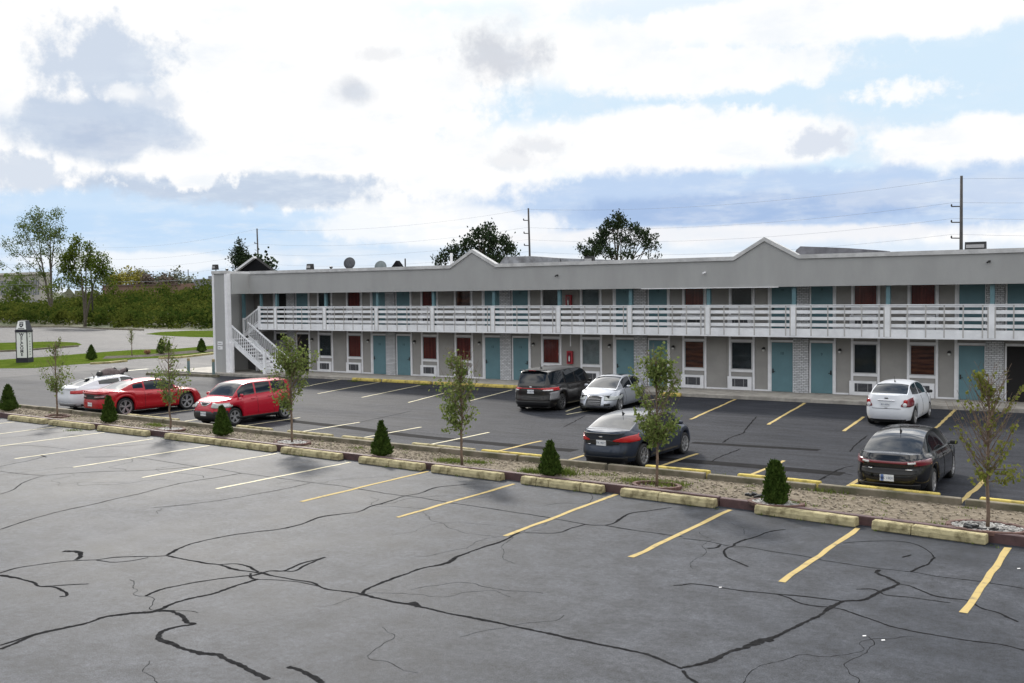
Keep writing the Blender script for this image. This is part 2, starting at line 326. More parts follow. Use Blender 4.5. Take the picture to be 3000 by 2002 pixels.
# island between the two lots
mb=MB()
for a,b in zip(xs[:-1],xs[1:]):
    for k in range(6):
        f0,f1=k/6,(k+1)/6
        def pt(X,f): 
            y=yN(X)+.30+(yF(X)-yN(X)-.30)*f; return (X,y,.13+.03*noise.noise(Vector((X*.8,y*.8,0))))
        mb.add([pt(a,f0),pt(b,f0),pt(b,f1),pt(a,f1)],[(0,1,2,3)])
struct(mb.build('gravel_bed',M_gravel))
mb=MB(); rnd=random.Random(3)
for i in range(5200):
    X=rnd.uniform(-44,3); y=yN(X)+.45+rnd.random()*(yF(X)-yN(X)-.5); s=rnd.uniform(.008,.024)
    mb.obox((X,y,.14+s*.3),(s,0,0),(0,s*rnd.uniform(.6,1),0),(s*.3,0,s*.6))
o=mb.build('gravel_stones',mat('loose_gravel',(.33,.29,.23),.9,col2=(.15,.12,.09),vscale=3,isl=.9)); struct(o,'stuff')
o['label']='loose tan and brown gravel scattered over the island bed'; o['category']='gravel'
# painted lines
def strip(mb,p,q,w,z,jit=0.0,seed=0):
    p=Vector(p);q=Vector(q); d=(q-p); n=Vector((-d.y,d.x,0)).normalized(); rn=random.Random(seed); k=max(2,int(d.length/.5)); pr=None
    for i in range(k+1):
        c=p+d*(i/k)+n*rn.uniform(-jit,jit); ww=w/2*(1+rn.uniform(-.12,.12)); a=c-n*ww; b=c+n*ww
        if pr: mb.add([(pr[0].x,pr[0].y,z),(pr[1].x,pr[1].y,z),(b.x,b.y,z),(a.x,a.y,z)],[(0,1,2,3)])
        pr=(a,b)
mb=MB(); mw=MB(); K=4.85/4.4
for i,(X0,Y0,X1,Y1) in enumerate([(-2.55,14.93,-2.57,19.12),(-5.16,15.12,-5.12,19.3),(-7.75,15.27,-7.75,19.65),(-10.41,15.45,-10.47,19.94),(-13.12,15.67,-13.08,19.85),(-15.9,15.83,-15.9,20.2)]):
    strip(mb,(X0*K,Y0*K,0),(X1*K,Y1*K,0),.115,.006,.02,i)
for i,(X0,Y0,X1,Y1) in enumerate([(-18.67,15.91,-18.55,20.3),(-21.46,15.99,-21.4,20.4),(-24.36,16.06,-24.3,20.5),(-27.1,16.1,-27.05,20.6),(-29.9,16.2,-29.8,20.8),(-32.6,16.2,-32.6,20.9),(-35.4,16.3,-35.3,21)]):
    strip(mw,(X0*K,Y0*K,0),(X1*K,Y1*K,0),.10,.006,.015,i+20)
for i,X in enumerate([-3.98,-6.44,-8.83,-11.24,-13.75,-16.25]):
    strip(mb,(X*K,22.0*K,0),(X*K+.02,26.1*K,0),.12,.006,.02,i+40)
for i,X in enumerate([-18.68,-21.43,-24.15,-27.0,-29.9,-32.7,-35.5]):
    strip(mw,(X*K,22.3*K,0),(X*K,26.9*K,0),.10,.006,.015,i+60)
for i,(a,b) in enumerate([((2193,940),(2136,994)),((1982,957),(1937,990)),((1848,925),(1762,975)),((1688,917),(1585,963))]):
    k=3000/2350; strip(mb,g(a[0]*k,a[1]*k),g(b[0]*k,b[1]*k),.12,.006,.02,i+80)
for i,(a,b) in enumerate([((1950,1165),(1660,1215)),((1745,1176),(1658,1206)),((1500,1143),(1373,1176)),((1370,1134),(1197,1180)),((1252,1125),(1060,1165)),((1112,1120),(931,1154)),((1000,1112),(880,1136))]):
    strip(mw,g(*a),g(*b),.10,.006,.015,i+90)
struct(mb.build('parking_lines',M_line)); struct(mw.build('faded_parking_lines',M_linew))
# sealed cracks
A=lambda p:(p[0]*.54348,1150+p[1]*.54348)
B=lambda p:(1000+p[0]*.54348,1150+p[1]*.54348)
D=lambda p:(2000+p[0]*.4796,1250+p[1]*.4796)
E4=lambda p:(1650+p[0]*.5102,650+p[1]*.5102)
cr=[(A,.035,[(0,740),(100,705),(200,675),(330,640),(450,615),(560,590),(640,570),(760,545),(870,515),(1000,485),(1150,462),(1300,437)]),
(A,.03,[(0,425),(100,438),(230,447),(340,440),(480,430),(620,425),(760,422),(880,415),(1000,405),(1055,398)]),
(A,.03,[(0,550),(70,525),(120,490),(180,465),(235,450)]),
(A,.025,[(455,350),(600,348),(740,353),(900,375),(1060,400),(1200,418),(1300,435),(1450,455),(1600,475),(1700,488),(1840,505)]),
(A,.03,[(0,400),(80,383),(170,365),(240,345)]),(A,.06,[(220,338),(250,350)]),
(A,.025,[(825,622),(1000,605),(1200,580),(1400,545),(1560,515),(1670,490)]),
(A,.025,[(540,293),(700,288),(850,270)]),(A,.02,[(0,250),(200,228),(390,208)]),(A,.02,[(0,290),(180,288),(380,308)]),
(A,.05,[(0,975),(80,950),(200,930),(330,913),(440,905),(520,903),(620,890),(720,885),(820,885),(900,880)]),
(A,.035,[(520,905),(600,915),(700,910),(800,890)]),
(A,.06,[(900,878),(960,845),(1020,820),(1120,795),(1260,768),(1380,752),(1500,738),(1620,712),(1720,675),(1840,655)]),
(A,.045,[(900,880),(1000,900),(1100,920),(1180,930),(1250,950),(1340,965),(1410,975)]),
(A,.05,[(1180,928),(1280,925),(1340,940),(1390,968)]),
(A,.045,[(785,1098),(860,1065),(950,1045),(1050,1025),(1180,1005),(1300,992),(1370,985),(1460,962),(1530,962),(1620,925),(1755,888)]),
(A,.035,[(1530,965),(1590,962),(1660,925),(1755,888)]),
(A,.05,[(1350,975),(1355,1000),(1385,1010)]),
(A,.05,[(1400,970),(1450,985),(1530,1000),(1650,1020),(1700,1030),(1760,1060),(1840,1072)]),
(A,.075,[(0,1385),(100,1345),(180,1310),(300,1280),(460,1245),(570,1210),(720,1190),(830,1180),(930,1140),(1030,1110),(1150,1085),(1250,1050),(1330,1025),(1380,1010)]),
(A,.04,[(0,1365),(120,1325),(260,1285)]),
(A,.03,[(1380,1010),(1500,1012),(1630,1025),(1720,1045)]),
(A,.09,[(830,1180),(920,1180),(980,1205),(1010,1240),(1040,1250),(930,1270),(870,1290),(860,1325),(920,1355),(1000,1385),(1080,1405),(1180,1415),(1210,1435),(1300,1475),(1380,1515),(1445,1548)]),
(A,.10,[(340,857),(420,860),(440,880),(410,903)]),
(A,.06,[(0,985),(100,1003),(180,1025),(210,1045),(290,1050),(350,1075),(360,1098),(320,1102)]),(A,.05,[(210,1047),(330,1040),(478,1034)]),
(A,.09,[(1550,1480),(1620,1500),(1680,1530),(1740,1568)]),
(B,.065,[(0,1072),(60,1078),(120,1090),(220,1115),(350,1140),(400,1150),(480,1168),(600,1195),(760,1225),(900,1255),(1050,1285),(1200,1320),(1350,1350),(1500,1380),(1640,1410),(1740,1450),(1840,1490)]),
(B,.14,[(375,1132),(400,1145),(415,1158)]),
(B,.06,[(110,1085),(140,1060),(220,1025),(330,985),(430,950),(530,930),(580,915),(640,880),(750,840),(870,800),(960,755)]),
(B,.035,[(990,757),(1160,758),(1240,732),(1320,712)]),
(B,.05,[(0,655),(90,645),(160,615),(250,590),(340,560),(420,545),(500,515),(600,503),(680,495)]),
(B,.03,[(0,505),(120,525),(240,545),(340,558),(440,570),(600,598),(760,620),(920,645),(1100,672),(1250,700),(1340,714),(1420,718),(1560,740),(1700,760),(1840,780)]),
(B,.045,[(1420,718),(1470,705),(1550,655),(1650,640),(1780,620)]),(B,.05,[(1790,1042),(1840,1040)]),
(D,.025,[(0,685),(100,695),(200,712),(300,735),(400,738),(550,765),(700,785),(850,815),(1000,840),(1170,865),(1300,878),(1400,890),(1550,915),(1800,945),(2085,990)]),
(D,.04,[(630,630),(540,640),(440,675),(330,710),(310,730),(260,750),(255,785),(300,815),(400,857)]),(D,.06,[(150,745),(200,740),(230,722)]),
(D,.04,[(0,968),(60,962),(150,970),(230,985),(380,1005),(560,1022),(700,1035),(850,1050),(980,1070)]),
(D,.035,[(560,1022),(640,1045),(720,1080),(820,1098),(900,1105),(980,1120),(1080,1155),(1200,1195),(1280,1225),(1400,1250),(1600,1285),(1800,1315),(1950,1335),(2085,1370)]),
(D,.07,[(0,1475),(150,1440),(300,1375),(400,1345),(470,1315),(560,1285),(640,1245),(760,1190),(850,1150),(900,1105),(980,1070),(1100,1060),(1200,1015),(1290,975),(1310,955),(1230,915),(1190,895),(1200,875)]),
(D,.13,[(440,1330),(480,1308),(550,1300)]),
(D,.03,[(1060,995),(1150,993),(1200,1010),(1240,1030),(1380,1043),(1500,1060),(1640,1078)]),
(D,.03,[(1310,962),(1380,972),(1450,1000),(1540,1035),(1640,1052),(1740,1065),(1830,1110),(1930,1140),(2050,1195)]),
(D,.05,[(1390,890),(1450,860),(1500,840),(1540,800)]),(D,.025,[(1540,800),(1480,745),(1400,715),(1300,700),(1200,700),(1050,705),(980,715)]),
(D,.05,[(1340,800),(1400,785)]),(D,.06,[(0,1490),(30,1530),(90,1568)]),
(E4,.06,[(1110,1120),(1050,1190),(1030,1215),(960,1240),(915,1270)]),(E4,.055,[(1020,1305),(940,1335),(880,1360),(850,1380)]),(E4,.04,[(0,1180),(60,1150),(125,1115)]),
(D,.045,[(1130,55),(1060,110),(1020,155)]),(D,.05,[(1040,240),(960,262),(850,320),(760,365)]),(D,.04,[(980,285),(1040,298)]),
(B,.03,[(0,180),(200,140),(380,100)]),(B,.03,[(500,80),(620,180),(1000,150)]),(E4,.03,[(0,1010),(300,1010),(560,1190)])]
mb=MB(); zz=.0022; rnd=random.Random(5)
def catmull(P,n=4):
    o=[]
    for i in range(len(P)-1):
        p0,p1,p2,p3=P[max(i-1,0)],P[i],P[i+1],P[min(i+2,len(P)-1)]
        for k in range(n):
            t=k/n; o.append(0.5*((2*p1)+(p2-p0)*t+(2*p0-5*p1+4*p2-p3)*t*t+(3*p1-p0-3*p2+p3)*t**3))
    return o+[P[-1]]
for ci,(fn,w,pts) in enumerate(cr[:-2]):
    P=catmull([g(*fn(p)) for p in pts],14); pr=None; n=len(P)
    for i,p in enumerate(P):
        t=(P[min(i+1,n-1)]-P[max(i-1,0)]); nn=Vector((-t.y,t.x,0)).normalized()
        p=p+nn*.025*noise.noise(Vector((p.x*3,p.y*3,ci)))
        ww=w*.5*(1.2 if w<.05 else .95)*(.75+.7*abs(noise.noise(Vector((p.x*1.3+ci,p.y*1.3,2)))*1.6)); 
        if i in(0,n-1): ww*=.3
        a=p-nn*ww*(1+.55*noise.noise(p*11)+.3*noise.noise(p*31));b=p+nn*ww*(1+.55*noise.noise(p*12+Vector((9,0,0)))+.3*noise.noise(p*33)); z=zz+ci*.00002
        if pr: mb.add([(pr[0].x,pr[0].y,z),(pr[1].x,pr[1].y,z),(b.x,b.y,z),(a.x,a.y,z)],[(0,1,2,3)])
        pr=(a,b)
struct(mb.build('crack_sealant',M_tar))
mb=MB(); rh=random.Random(21)
for i in range(46):
    p=Vector((rh.uniform(-34,-1),rh.uniform(7,21),0)); a=rh.uniform(0,6.28); pr=None; w=rh.uniform(.004,.009)
    for j in range(rh.randint(20,60)):
        a+=rh.gauss(0,.28); p=p+Vector((math.cos(a),math.sin(a),0))*.07
        if p.y>yN(p.x)-.05: break
        n_=Vector((-math.sin(a),math.cos(a),0))*w*rh.uniform(.4,1.2); q=(p-n_,p+n_); z=.0016
        if pr: mb.add([(pr[0].x,pr[0].y,z),(pr[1].x,pr[1].y,z),(q[1].x,q[1].y,z),(q[0].x,q[0].y,z)],[(0,1,2,3)])
        pr=q
struct(mb.build('hairline_cracks',M_tar))
mb=MB()
for fn,w,pts in [(E4,.42,[(-900,1215),(-500,1235),(0,1310),(740,1268),(1470,1312)]),(D,.62,[(-600,170),(-200,195),(250,228),(650,262),(980,290)]),(B,.55,[(-500,130),(0,185),(350,230),(800,275),(1260,315)])]:
    P=catmull([g(*fn(p)) for p in (pts if fn is not E4 else [(740,1268),(1100,1290),(1470,1312)])],6); pr=None
    for i,p in enumerate(P):
        nn=Vector((0,1,0)); a=p-nn*w/2*(1+.2*noise.noise(p*.8));b=p+nn*w/2*(1+.2*noise.noise(p*.9))
        if pr: mb.add([(pr[0].x,pr[0].y,.0018),(pr[1].x,pr[1].y,.0018),(b.x,b.y,.0018),(a.x,a.y,.0018)],[(0,1,2,3)])
        pr=(a,b)
struct(mb.build('asphalt_patch_band',M_patch))
# small drain in the middle lot
p=g(*E4((705,1412))); o=MB().lathe([(.001,.012),(.20,.012),(.24,.004)],p,(0,0,1),20).build('storm_drain',M_dark); tagit(recenter(o,p),'small round black drain set in the middle lot asphalt','drain')
# litter scraps on the near lot
for i,(px,py) in enumerate([(1110,1282),(1225,1308),(230,985),(2053,870)]):
    p=g(*D((px,py))); o=MB().obox(p+Vector((0,0,.008)),(.022,.006,.003),(-.006,.014,0),(0,0,.003)).build('litter_scrap',MATS.setdefault('litter',mat('litter',(.75,.75,.75),.7)))
    tagit(recenter(o,p),['white paper scrap on bare asphalt, larger of a pair near the bottom right','white paper scrap on bare asphalt, smaller right one of a close pair','white paper scrap lying on a tar crack beside a yellow line','white paper scrap far right near the last yellow line'][i],'litter','paper scraps on the near lot')
# island edging, kerbs
def run(mb,f,x0,x1,dy,w,z0,z1,step=1.0):
    n=max(1,int((x1-x0)/step))
    for i in range(n):
        a=x0+(x1-x0)*i/n; b=x0+(x1-x0)*(i+1)/n
        mb.add([(a,f(a)+dy,z0),(b,f(b)+dy,z0),(b,f(b)+dy+w,z0),(a,f(a)+dy+w,z0),(a,f(a)+dy,z1),(b,f(b)+dy,z1),(b,f(b)+dy+w,z1),(a,f(a)+dy+w,z1)],[(0,3,2,1),(4,5,6,7),(0,1,5,4),(2,3,7,6)]+([(3,0,4,7)] if i==0 else [])+([(1,2,6,5)] if i==n-1 else []))
mb=MB(); x=-60
while x<6:
    L=3.65; run(mb,yN,x,x+L-.02,.30,.16,-.02,.20+random.uniform(-.012,.012)); x+=L
o=mb.build('timber_edging',M_maroon,bevel=.012); struct(o)
rk=random.Random(11); x=-58; i=0
mb=MB()
kb=[]
for s in [(55,172),(2,3)]: pass
x=-58
while x<4:
    L=rk.uniform(2.2,2.9)*1.12
    run(mb,yF,x,x+L-.09,0,.18,-.02,.27+rk.uniform(-.015,.015)); x+=L
struct(mb.build('island_kerb',M_curb,bevel=.015))
# parking blocks, near row
def block(name,a,b,w,h,m,label,group,cuts=(),moss=True):
    a=Vector(a);b=Vector(b); d=(b-a); L=d.length; rz=math.atan2(d.y,d.x)
    mb=MB(); cu=[0]+list(cuts)+[1]
    for c0,c1 in zip(cu[:-1],cu[1:]):
        x0=c0*L+(.008 if c0>0 else 0); x1=c1*L-(.008 if c1<1 else 0); n=max(2,int((x1-x0)/.22)); e=.03
        prof=[(0,0),(w,0),(w,h*.55),(w-.035,h),(.035,h),(0,h*.55)]
        vs=[]; fs=[]
        for i in range(n+1):
            xx=x0+(x1-x0)*i/n; 
            for (py,pz) in prof:
                j=.008*noise.noise(Vector((xx*4+a.x,py*9,pz*9))); vs.append((xx,py+j,pz*(1+.0)+(j if pz>0 else 0)))
        k=6
        for i in range(n):
            for q in range(k): fs.append((i*k+q,i*k+(q+1)%k,(i+1)*k+(q+1)%k,(i+1)*k+q))
        fs.append(tuple(range(k))[::-1]); fs.append(tuple(n*k+q for q in range(k))); mb.add(vs,fs)
    o=mb.build(name,m,bevel=.014); o.location=(a.x,a.y,0); o.rotation_euler=(0,0,rz); tagit(o,label,'parking block',group); return o
NB=[(-39.8,-37.14,()),(-36.8,-34.0,()),(-33.53,-30.6,(.5,)),(-29.5,-26.85,()),(-26.85+.05,-23.98,(.3,.62)),(-23.55,-21.0,(.18,.38)),(-20.15,-17.73,(.5,)),(-17.35,-14.97,(.25,)),(-14.3,-11.9,(.2,.36,.75)),(-11.35,-8.93,(.42,)),(-7.95,-5.73,()),(-5.39,-3.24,(.36,))]
NL=['worn cream parking block at the left end of the near row','mossy cream parking block, second from the left in the near row','cream parking block cracked in the middle, third from the left in the near row','cream parking block in front of the second small sapling','cream parking block in three pieces in front of the red boxy car','cream parking block below the sapling that covers the stairs','cream parking block split in the middle, left of the centre conifer line','cream parking block below the centre sapling by the weeds','cream parking block broken into four pieces below the fourth conifer from the left','cream parking block in two pieces below the sapling before the blue grey sedan','smooth unbroken cream parking block below the tall narrow conifer','cream parking block split at one third, nearest the black sedan']
for (a,b,c),l in zip(NB,NL): block('parking_block',(a,yN(a),0),(b,yN(b),0),.25,.19,M_block,l,'parking blocks along the near edge of the island',c)
FBK=[((347.8,1223.4),(489,1239.7)),((679,1256),(777,1267)),((826,1272),(951,1286)),((1000,1286),(1087,1297)),((1201,1308),(1370,1329)),((1391,1332),(1581,1351)),((1880,1377),(2063,1397)),((2160,1400),(2385,1433)),((2477,1439),(2743,1466)),((2863,1478),(3010,1491))]
FL=['yellow block behind the kerb at the tail of the red coupe','yellow block behind the kerb in front of the red boxy car','short yellow block behind the kerb left of the leaning sapling over the stairs','short yellow block behind the kerb left of the central conifer','long yellow block behind the kerb left of the centre sapling','yellow block behind the kerb between the centre sapling and the fourth conifer','yellow block behind the kerb right of the blue grey sedan','yellow block behind the kerb beside the tall narrow conifer','bright yellow block at the tail of the black sedan','bright yellow block behind the kerb at the right edge of the picture']
for (a,b),l in zip(FBK,FL):
    a=g(*a,.2);b=g(*b,.2); block('parking_block',(a.x,yF(a.x)+.24,0),(b.x,yF(b.x)+.24,0),.2,.30,M_block if a.x<-20 else M_blockb,l,'yellow blocks along the far kerb of the island')
SBK=[((1030,1108),(1091,1114)),((1120,1112),(1218,1124)),((1253,1121),(1364,1131)),((1388,1127),(1502,1138)),((1905,1156),(1956,1161))]
SL=['short yellow block against the walkway, first from the stairs','yellow block against the walkway below the second pair of doors','yellow block against the walkway left of the sapling top','yellow block against the walkway just left of the minivan','short yellow block against the walkway behind the silver car']
for (a,b),l in zip(SBK,SL):
    a=g(*a,.15);b=g(*b,.15); block('parking_block',(a.x,44.07,0),(b.x,44.07,0),.2,.17,M_blockb,l,'yellow blocks against the walkway')
# planting rings
def ring(px,py,r,label,n=26,gravel=True):
    c=g(px,py,.14); mb=MB(); rr=random.Random(int(px))
    for i in range(n):
        a=2*math.pi*i/n; cc=c+Vector((math.cos(a)*r*1.15,math.sin(a)*r*.8,.03)); t=Vector((-math.sin(a)*1.15,math.cos(a)*.8,0)).normalized(); nn=Vector((t.y,-t.x,0))
        mb.obox(cc,t*(.105),nn*.045,Vector((0,0,.035+rr.uniform(-.01,.01))))
    t=top('planting_ring',label,'planting ring',(c.x,c.y,.13),0,'brick rings around the island plants')
    mb.build('brick_edge',mat('ring_brick',(.10,.055,.045),.9,var=.4,vscale=5),t,bevel=.008)
    if gravel:
        m2=MB()
        m2.add([(c.x+math.cos(2*math.pi*i/24)*r*1.1,c.y+math.sin(2*math.pi*i/24)*r*.76,.168) for i in range(24)],[tuple(range(24))])
        for i in range(500):
            a=rr.uniform(0,6.28); q=math.sqrt(rr.random())*.97; s=rr.uniform(.012,.028)
            m2.obox((c.x+math.cos(a)*r*1.1*q,c.y+math.sin(a)*r*.76*q,.17+s*.3),(s,0,0),(0,s*.8,0),(0,0,s*.7))
        m2.build('pebbles',mat('pebbles',(.50,.49,.47),.9,col2=(.13,.125,.12),vscale=3,isl=.95),t)
ring(2893,1551,.62,'brick ring of grey pebbles around the sapling nearest the black sedan')
ring(1924,1427,.50,'brick ring around the sapling before the blue grey sedan',gravel=False)
ring(856,1300,.55,'brick ring around the leafy sapling in front of the stairs')
ring(499,1261,.50,'brick ring of pebbles around the sapling beside the red coupe')
ring(168,1222,.45,'brick ring around the leftmost island sapling',gravel=False)
ring(2273,1479,.5,'pebble ring around the tall narrow conifer')
# black scraps of landscape cloth
for i,(px,py) in enumerate([(2225,1457),(2880,1553)]):
    p=g(px,py,.17); rr=random.Random(i); mb=MB()
    for k in range(14): 
        q=p+Vector((rr.uniform(-.3,.3),rr.uniform(-.1,.1),rr.uniform(0,.05))); mb.obox(q,(rr.uniform(.04,.09),rr.uniform(-.03,.03),rr.uniform(-.02,.02)),(rr.uniform(-.02,.02),.04,0),(0,0,.012+rr.random()*.02))
    tagit(recenter(mb.build('landscape_cloth',M_black),p),['crumpled black cloth beside the tall narrow conifer','crumpled black cloth at the foot of the rightmost sapling'][i],'cloth scrap')
# ------------------------------------------------------------------ motel
YW=46.9; P0=-15.40; MOD=8.14; YB=45.52; FZ=3.10   # wall plane, pier reference, room pair length, balcony face, upper floor
XL,XR=-51.2,4.0
motel=top('motel_building','long two storey grey motel with teal doors, white balcony rail and two small gables','motel',(XL,43.7,0))
def part(mb,name,m,parent=motel,**k): return mb.build(name,m,parent,**k)
# slabs, walkway
mb=MB(); mb.box(-46.2,XR,44.3,YW+.2,-.02,.165); mb.box(-55.4,-46.2,43.15,YW+.2,-.02,.163); part(mb,'walkway',M_conc,bevel=.02)
# end wall, back, roof deck
mb=MB(); mb.box(XL,-50.98,43.95,60,.0,6.28); part(mb,'end_wall',M_grey)
mb=MB(); mb.box(XL,XR,59.8,60,0,6.2); part(mb,'rear_wall',M_grey)
mb=MB(); mb.box(-50.98,XR,45.66,59.8,5.62,5.8); part(mb,'flat_roof',M_gutter)
mb=MB(); mb.box(-50.98,XR,YB+.02,YW,5.30,5.42); part(mb,'walkway_ceiling',M_soffit)
# screen wall at the left with white corner boards
mb=MB(); mb.box(XL+.16,-50.05,43.7,43.95,.165,6.28); part(mb,'screen_wall',M_grey)
mb=MB()
for a,b in((XL-.02,XL+.16),(-50.10,-49.86)): mb.box(a,b,43.67,43.97,.165,6.29)
mb.box(-49.9,-49.6,43.75,43.9,.165,2.0)
part(mb,'corner_board',M_white)
# parapet fascia with the two gables (polygon extruded)
YFa=45.35
G=[(-33.92,-32.44,-30.90,7.32),(-17.70,-16.24,-14.68,7.33)]
TZ=6.30
poly=[(-49.86,5.03)]
poly=[(-49.86,5.03),(XR,5.03),(XR,TZ-.02)]
for a,c_,b,z in reversed(G): poly+=[(b,TZ-.02),(c_,z-.24),(a,TZ-.02)]
poly+=[(-49.86,TZ-.02)]
mb=MB().prism([(x,YFa,z) for x,z in poly],(0,.16,0)); part(mb,'parapet',M_grey)
# return from the parapet to the screen wall
mb=MB().box(-49.86,-49.72,43.97,YFa,5.03,6.28); part(mb,'parapet_return',M_grey)
mb=MB()
def cap(x0,z0,x1,z1,h=.20):
    mb.prism([(x0,YFa-.06,z0),(x1,YFa-.06,z1),(x1,YFa-.06,z1+h),(x0,YFa-.06,z0+h)],(0,.34,0))
xs_=[-49.86]+[v for gg in G for v in (gg[0],gg[1],gg[2])]+[XR]
hh=.18
pts=[(-49.6,TZ-.04)]
for a,c_,b,z in G: pts+=[(a,TZ-.04),(c_,z-.235),(b,TZ-.04)]
pts+=[(XR,TZ-.04)]
for (a,b) in zip(pts[:-1],pts[1:]): cap(a[0],a[1],b[0],b[1],hh)
mb.box(XL-.03,-49.86,43.64,43.99,TZ-.01,TZ+.17)
mb.box(XL-.03,XL+.2,43.99,60,TZ-.01,TZ+.17)
part(mb,'parapet_cap',mat('cap_paint',(.60,.60,.60),.7,spec=.2,col2=(.42,.42,.42),vscale=1.6,detail=7))
# loose white flashing strip under the parapet
mb=MB(); mb.box(-22.4,-15.6,YFa-.03,YFa,5.0,5.03); part(mb,'loose_flashing',M_white)
# rear roof pieces seen over the parapet
mb=MB()
def back(poly,d,m,nm):
    mb=MB().prism([fy(x,y,57.0) for x,y in poly],(0,d,0)); part(mb,nm,m)
M_weath=mat('weathered_shingle',(.30,.31,.33),.8,col2=(.13,.13,.135),vscale=1.6,detail=8,bump=.4)
back([(1452,790),(1478,752),(1560,751),(1640,757),(1640,790)],1.2,M_weath,'weathered_roof_back'); back([(1643,792),(1643,757),(1800,762),(1905,769),(1905,792)],1.2,M_weath,'weathered_roof_back')
back([(2325,760),(2332,733),(2345,722),(2480,727),(2592,735),(2592,760)],1.2,mat('dark_shingle',(.20,.20,.22),.8,col2=(.08,.08,.09),vscale=1.2,detail=8),'weathered_roof_back')
for pl in ([(692,800),(747,756),(805,800)],[(1138,795),(1160,764),(1182,795)]):
    back(pl,.4,mat('black_gable',(.010,.010,.012),.95,spec=.1),'dark_gable_back')
(a,b)=(fy(690,796,56.9),fy(747,754,56.9)); mb=MB().beam(a,b,.3,.16); part(mb,'gable_rake_board',M_white)
# main walls, one wall per floor
def xm(k,off): return P0+MOD*k+off
for fl,z0,z1 in((0,.165,2.72),(1,FZ,5.32)):
    mb=MB(); mb.box(-50.98,XR,YW,YW+.18,z0,z1)
    for k in range(-5,3):
        for off in (4.85,):
            x=xm(k,off)
            if -49.5<x<XR: mb.box(x-.018,x+.018,YW-.012,YW+.01,z0+.07,z1-.02)
    part(mb,'room_wall',M_panel)
CURT=[mat('curtain_red',(.50,.075,.045),.85,col2=(.24,.03,.022),vscale=1,stretch=(9,1,.2)),mat('curtain_brown',(.42,.13,.06),.85,col2=(.12,.03,.02),vscale=1,stretch=(1,1,8)),mat('curtain_pale',(.45,.47,.49),.9,var=.25,vscale=1.2),mat('curtain_none',(.03,.035,.04),.6,var=.4,vscale=2),mat('curtain_white_lace',(.55,.56,.57),.9,var=.15,vscale=4)]
def glassy(name):
    m=bpy.data.materials.new(name); m.use_nodes=True; t=m.node_tree; b=t.nodes['Principled BSDF']; b.inputs['Base Color'].default_value=(.02,.025,.03,1); b.inputs['Roughness'].default_value=.03; b.inputs['Specular IOR Level'].default_value=.7
    tr=t.nodes.new('ShaderNodeBsdfTransparent'); tr.inputs[0].default_value=(.86,.9,.9,1); mx=t.nodes.new('ShaderNodeMixShader'); mx.inputs[0].default_value=.80
    t.links.new(b.outputs[0],mx.inputs[1]); t.links.new(tr.outputs[0],mx.inputs[2]); t.links.new(mx.outputs[0],t.nodes['Material Output'].inputs[0]); return m
M_pane=glassy('clear_window_pane')
def window(x0,x1,zb,zt,fz,cm,name='window',upper=False):
    # white surround down to the sill trim
    mb=MB(); y0=YW-.05
    mb.box(x0-.16,x0-.06,y0,YW,fz+.64,zt+.28); mb.box(x1+.05,x1+.15,y0,YW,fz+.0,zt+.28)
    mb.box(x0-.06,x1+.05,y0+.003,YW,zt+.04,zt+.15); mb.box(x0-.06,x1+.05,y0+.003,YW,zb-.15,zb-.03)
    w=part(mb,name,M_white)
    f=MB(); t=.035
    f.box(x0-.055,x1+.045,y0-.012,YW-.02,zb-.03,zb+.01); f.box(x0-.055,x1+.045,y0-.012,YW-.02,zt,zt+.037); f.box(x0-.055,x0,y0-.012,YW-.02,zb+.01,zt); f.box(x1,x1+.045,y0-.012,YW-.02,zb+.01,zt)
    f.build('frame',mat('window_frame_metal',(.45,.45,.46),.5),w)
    n=24; c=MB(); vs=[];fs=[]
    for i in range(n+1):
        x=x0+(x1-x0)*i/n; y=YW-.008+(-.006 if i%2 else .0)
        vs+=[(x,y,zb),(x,y,zt)]
    for i in range(n): fs.append((2*i,2*i+2,2*i+3,2*i+1))
    c.add(vs,fs); c.build('curtain',cm,w)
    MB().box(x0,x1,y0+.004,y0+.009,zb+.01,zt).build('pane',M_pane,w)
def acunit(x0,x1,z0):
    mb=MB(); mb.box(x0,x1+.06,YW-.09,YW-.001,z0,z0+.635); a=part(mb,'air_conditioner',M_white,bevel=.01)
    g_=MB(); gx0=x0+.24; gx1=gx0+.76; g_.box(gx0,gx1,YW-.098,YW-.09,z0+.16,z0+.53); g_.build('grille',mat('ac_grille_dark',(.02,.022,.03),.6),a)
    s=MB()
    for k in range(6): s.box(gx0+.01,gx1-.01,YW-.112,YW-.098,z0+.19+k*.058,z0+.198+k*.058)
    for xx in(gx0+.12,gx0+.56): s.box(xx,xx+.03,YW-.114,YW-.098,z0+.17,z0+.52)
    s.build('louvre',mat('ac_louvre',(.26,.26,.27),.6),a)
def textmesh(s,size,ext,bold=0.0):
    cu=bpy.data.curves.new('t','FONT'); cu.body=s; cu.size=size; cu.extrude=ext; cu.align_x='CENTER'; cu.align_y='CENTER'; cu.space_character=1.05; cu.offset=bold
    o=bpy.data.objects.new('t',cu); C.objects.link(o); dg=bpy.context.evaluated_depsgraph_get(); dg.update(); me=bpy.data.meshes.new_from_object(o.evaluated_get(dg)); bpy.data.objects.remove(o); return me
def textobj(s,size,ext,loc,xdir,ydir,m,name,parent=None,bold=0.0):
    me=textmesh(s,size,ext,bold); x=Vector(xdir).normalized(); y=Vector(ydir).normalized(); z=x.cross(y)
    M=Matrix((x,y,z)).transposed().to_4x4(); M.translation=Vector(loc)-(LOC.get(parent.name_full,Vector()) if parent else Vector())
    me.transform(M); me.materials.clear(); me.materials.append(m); o=bpy.data.objects.new(name,me); C.objects.link(o); o.parent=parent; return o
M_num=mat('door_number',(.02,.06,.075),.5)
